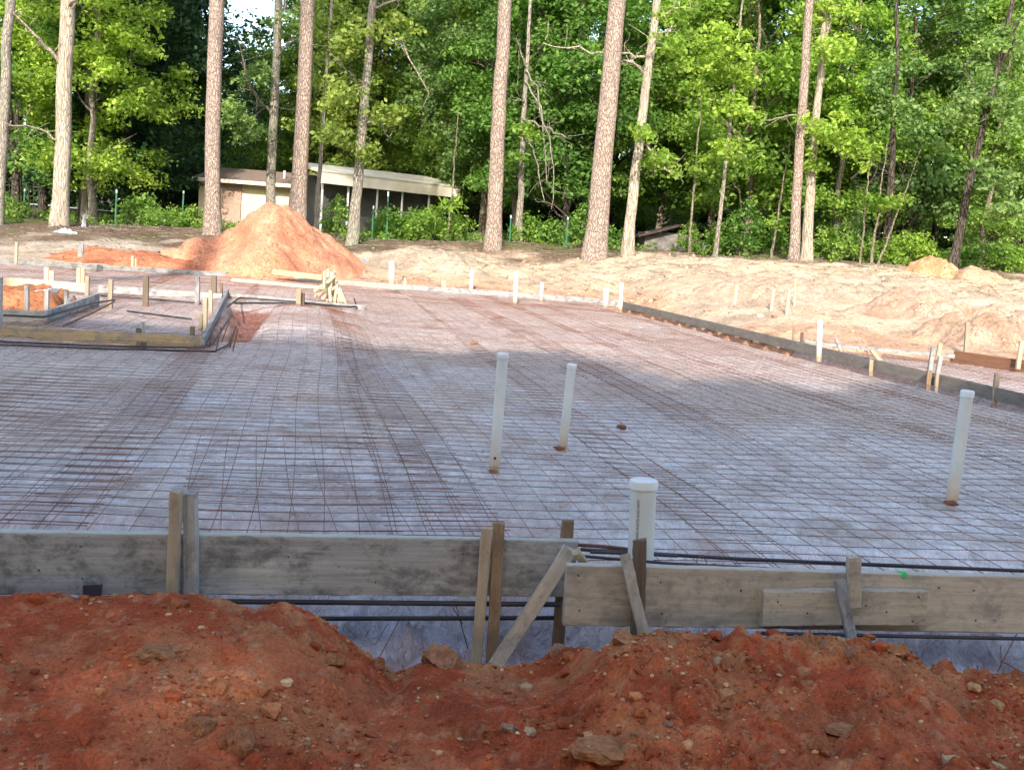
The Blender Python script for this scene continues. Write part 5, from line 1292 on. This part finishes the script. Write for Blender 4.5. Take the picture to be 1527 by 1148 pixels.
# ------------------------------------------------------------------ house
def zof(px, py, Y): return aty(px, py, Y)[2]
house = empty('house', (pxx(460, 42), 42, 0.6)); tag(house, 'low cream house with a screened porch behind the dirt pile', 'house')
def hpart(name, mb, mat, smooth=False):
    o = link(name, mb.mesh(name, smooth), mat); o.parent = house; o.matrix_parent_inverse = Matrix.Translation(house.location).inverted(); return o
yw = 42.0; x0, x1 = pxx(294, yw), pxx(480, yw); ze = zof(400, 275, yw - 0.5); zb = 0.4
mb = MB(); mb.box(((x0 + x1) / 2, yw + 2.5, (ze + zb) / 2), (x1 - x0, 5, ze - zb))
for k in range(11):   # lap siding shadows as real lips
    mb.box(((x0 + x1) / 2, yw - 0.006, zb + 0.25 + k * 0.19), (x1 - x0, 0.02, 0.025))
hpart('wall', mb, M_CREAM)
mb = MB(); xa, xb = pxx(330, yw), pxx(358, yw); mb.box(((xa + xb) / 2, yw - 0.04, (ze + zb) / 2 - 0.02), (xb - xa, 0.12, ze - zb - 0.04)); hpart('brick_panel', mb, M_BRICK)
# left roof: sloping up away from the eave
def roofpoly(name, xa, xb, ya, za, yb, zb_, th, mat, ov=0):
    mb = MB(); V = np.array([[xa, ya, za], [xb, ya, za], [xb, yb, zb_], [xa, yb, zb_]]); V = np.concatenate([V, V - [0, 0, th]])
    mb.add(V, [(0, 1, 2, 3), (7, 6, 5, 4), (0, 4, 5, 1), (1, 5, 6, 2), (2, 6, 7, 3), (3, 7, 4, 0)]); return hpart(name, mb, mat)
xl = pxx(250, 41.4)
roofpoly('roof', pxx(283, 41.4), x1 + 0.1, 41.4, ze + 0.06, 44.6, ze + 0.62, 0.07, M_ROOFB)
mb = MB(); mb.box(((pxx(283, 41.4) + x1) / 2, 41.385, ze + 0.0), (x1 - pxx(283, 41.4), 0.03, 0.13)); hpart('fascia', mb, M_FASC)
roofpoly('carport_roof', xl, pxx(283, 41.4) - 0.01, 41.5, ze + 0.05, 45, ze + 0.15, 0.08, M_ROOFG)
# vent pipe on roof
mb = MB(); vx = pxx(420, 42.8); mb.tube([[vx, 42.8, ze + 0.3], [vx, 42.8, ze + 0.6]], 0.05, 8); hpart('roof_vent', mb, M_POSTW)
# porch wing: eave runs from near-left to far-right
A = aty(478, 262, 39.5); B = aty(686, 290, 44.5)
d = (B - A)[:2]; Lp = np.linalg.norm(d); d /= Lp; nrm = np.array([-d[1], d[0]])
def pp(s, t, z): return [A[0] + d[0] * s + nrm[0] * t, A[1] + d[1] * s + nrm[1] * t, z]
zf1 = (A[2] + B[2]) / 2 + 0.22; fh = 0.42
def ppoly(name, pts, th, mat):
    V = np.array(pts); V = np.concatenate([V, V - [0, 0, th]]); mb = MB(); mb.add(V, [(0, 1, 2, 3), (7, 6, 5, 4), (0, 4, 5, 1), (1, 5, 6, 2), (2, 6, 7, 3), (3, 7, 4, 0)]); return hpart(name, mb, mat)
ppoly('porch_fascia', [pp(0, 0, zf1), pp(Lp, 0, zf1), pp(Lp, 0.05, zf1), pp(0, 0.05, zf1)], fh, M_FASC)
ppoly('porch_roof', [pp(-0.1, 0.0, zf1 + 0.02), pp(Lp + 0.1, 0.0, zf1 + 0.02), pp(Lp + 0.1, 2.2, zf1 + 0.42), pp(0.35, 2.2, zf1 + 0.36)], 0.08, M_FASC)
ppoly('porch_screen', [pp(0.1, 1.2, zf1 - fh + 0.3), pp(Lp - 0.2, 1.2, zf1 - fh + 0.3), pp(Lp - 0.2, 1.4, zf1 - fh + 0.3), pp(0.1, 1.4, zf1 - fh + 0.3)], 2.6, M_SCREEN)
for s in (0.05, 0.22, 0.42, 0.60, 0.8, 0.97):
    q = pp(Lp * s, 0.3, 0); mb = MB(); mb.box((q[0], q[1], (zf1 - fh + 0.4) / 2), (0.07, 0.07, zf1 - fh - 0.4)); hpart('porch_post', mb, M_POSTW)
for s0, s1, z in ((0.42, 0.6, 1.9), (0.6, 0.8, 1.95), (0.8, 0.97, 1.9)):
    ppoly('porch_rail', [pp(Lp * s0 + .05, 0.5, z), pp(Lp * s1 - .05, 0.5, z), pp(Lp * s1 - .05, 0.55, z), pp(Lp * s0 + .05, 0.55, z)], 0.06, M_POSTW)

# shed
shed = empty('shed', (pxx(1000, 38), 38, 1.1)); tag(shed, 'old dark wooden shed half hidden in the undergrowth', 'shed')
def spart(name, mb, mat):
    o = link(name, mb.mesh(name), mat); o.parent = shed; o.matrix_parent_inverse = Matrix.Translation(shed.location).inverted(); return o
sx0, sx1 = pxx(962, 38), pxx(1046, 38); zs = zof(1000, 352, 38)
mb = MB(); mb.box(((sx0 + sx1) / 2, 39.2, (zs + 0.6) / 2 + 0.1), (sx1 - sx0, 2.4, zs - 0.6))
for k in range(10): mb.box((sx0 + (k + .5) * (sx1 - sx0) / 10, 37.99, zs / 2 + 0.4), ((sx1 - sx0) / 10 - 0.03, 0.03, zs - 0.65))
spart('wall', mb, M_SHEDW)
mb = MB(); xm = sx0 + 0.62 * (sx1 - sx0); ax0, ax1 = sx0 - 0.25, sx1 + 0.25; zr = zs + 0.42
for (xa, za, xb, zb2) in ((ax0, zs - 0.05, xm, zr), (xm, zr, ax1, zs + 0.05)):
    V = np.array([[xa, 37.6, za], [xb, 37.6, zb2], [xb, 40.6, zb2], [xa, 40.6, za]]); V = np.concatenate([V, V - [0, 0, 0.07]])
    mb.add(V, [(0, 1, 2, 3), (7, 6, 5, 4), (0, 4, 5, 1), (1, 5, 6, 2), (2, 6, 7, 3), (3, 7, 4, 0)])
spart('roof', mb, M_SHEDR)
mb = MB(); mb.box((sx1 + 0.5, 37.9, 1.35), (0.9, 0.06, 0.5)); 
o = link('metal_sheet', mb.mesh('metal_sheet'), M_SHEDLT); tag(o, 'pale grey metal sheet leaning right of the old shed', 'metal sheet')

# T-posts
for px, yt, yb, Y, lab in [(172, 283, 330, 33, 'green fence post left of the house'), (272, 285, 318, 35, 'green fence post before the left end of the house'), (436, 290, 330, 35, 'thin fence post before the cream wall'), (555, 307, 350, 33, 'green fence post by the grey leaning trunk'), (577, 286, 355, 33, 'taller pale fence post before the porch'),
                           (760, 321, 366, 33, 'green fence post right of the middle pine'), (845, 324, 360, 33, 'green fence post left of the thickest pine'), (808, 335, 362, 33.5, 'short faded fence post between the green ones'), (35, 282, 313, 37, 'pale-tipped fence post at the iron fence')]:
    b = aty(px, yb, Y); t = aty(px + 2, yt, Y); root = empty('fence_post', b); tag(root, lab, 'fence post', 'fence posts along the tree line')
    ax = t - b; mb = MB(); k = 0.03
    mb.tube([[0, 0, -0.2], list(ax * 0.9)], 0.022, 6); link('post', mb.mesh('post'), M_TPOST, root)
    mb = MB(); mb.tube([list(ax * 0.9), list(ax)], 0.024, 6); link('post_tip', mb.mesh('post_tip'), M_TPTIP, root)
# iron fence at far left
fence = empty('iron_fence', (pxx(38, 38), 38, 0.7)); tag(fence, 'short black iron fence in the shade at the far left', 'fence')
xa, xb = pxx(-30, 38), pxx(62, 38)
mb = MB()
for z in (0.95, 1.75): mb.box(((xa + xb) / 2, 38, z), (xb - xa, 0.03, 0.03))
o = link('fence_rail', mb.mesh('fence_rail'), M_IRON); o.parent = fence; o.matrix_parent_inverse = Matrix.Translation(fence.location).inverted()
for x in np.arange(xa, xb, 0.165):
    mb = MB(); mb.tube([[x, 38, 0.6], [x, 38, 1.88], [x, 38, 1.93]], [0.012, 0.012, 0.004], 5)
    o = link('picket', mb.mesh('picket'), M_IRON); o.parent = fence; o.matrix_parent_inverse = Matrix.Translation(fence.location).inverted()
# pale road glimpsed behind the fence
me = gridmesh('road', np.arange(-34, -16, 1.0), np.arange(47, 53, 1.0), lambda x, y: gz(x, y) + 0.35, lambda x, y: np.tile([0.4, 0.4, 0.4], (len(x), 1)))
o = link('road', me, M_ROAD); tag(o, kind='structure')

# ------------------------------------------------------------------ trees behind the camera that shade the slab
r = np.random.default_rng(123)
for i, x in enumerate(np.arange(-30, 27, 2.35)):
    Y = -13.5 - 3.2 * (i % 2) + r.uniform(-.4, .4)
    Hn = (11.0 + r.uniform(-1.3, 0.9) - Y) * math.tan(math.radians(28)); v = 'fd'[i % 2]; h = {'f': 14, 'd': 17}[v]
    tree(v, x, Y, 1.15, r.uniform(0, 6), 'green', 'dark', 'leafy tree standing behind the photographer, shading the slab', 'trees behind the photographer', z=-0.4, sz=(Hn + 0.4) / (1.15 * h))
def back_pine(x, Y, H):
    root = empty('pine_tree', (x, Y, -0.5)); tag(root, 'tall pine standing behind the photographer', 'tree', 'pines behind the photographer')
    mb = MB(); mb.tube([[0, 0, 0], [0.1, 0, H / 2], [0, 0, H]], [0.36, 0.3, 0.12], 10); link('trunk', mb.mesh('trunk', True), MBK['pine'], root)
    o = bpy.data.objects.new('crown', PCROWN); COL.objects.link(o); o.parent = root; o.location = (0, 0, H - 6); o.scale = (1.1, 1.1, 0.9)
back_pine(-10.2, -12.2, 37); back_pine(-18.5, -11, 37)

# ------------------------------------------------------------------ light
EL = math.radians(28); AZ = 0.08
d = Vector((AZ, 1.0, -math.tan(EL))).normalized()
sl = bpy.data.lights.new('sun', 'SUN'); sl.energy = 2.45; sl.angle = math.radians(0.55); sl.color = (1.0, 0.91, 0.79)
so = bpy.data.objects.new('sun', sl); COL.objects.link(so); so.rotation_euler = d.to_track_quat('-Z', 'Y').to_euler(); so.location = (0, -20, 30)
w = bpy.data.worlds.new('World'); scene.world = w; w.use_nodes = True
nt = w.node_tree; bg = nt.nodes['Background']; sky = nt.nodes.new('ShaderNodeTexSky'); sky.sky_type = 'NISHITA'; sky.sun_disc = False
sky.sun_elevation = EL; sky.sun_rotation = math.radians(180) + AZ; sky.air_density = 1.0; sky.dust_density = 1.7; sky.ozone_density = 0.6
nt.links.new(sky.outputs[0], bg.inputs[0]); bg.inputs[1].default_value = 0.15
scene.view_settings.view_transform = 'Standard'; scene.view_settings.look = 'None'; scene.view_settings.exposure = 1.6; scene.view_settings.gamma = 1
scene.cycles.max_bounces = 6; scene.cycles.diffuse_bounces = 3; scene.cycles.transmission_bounces = 4; scene.cycles.use_denoising = True
scene.render.film_transparent = False
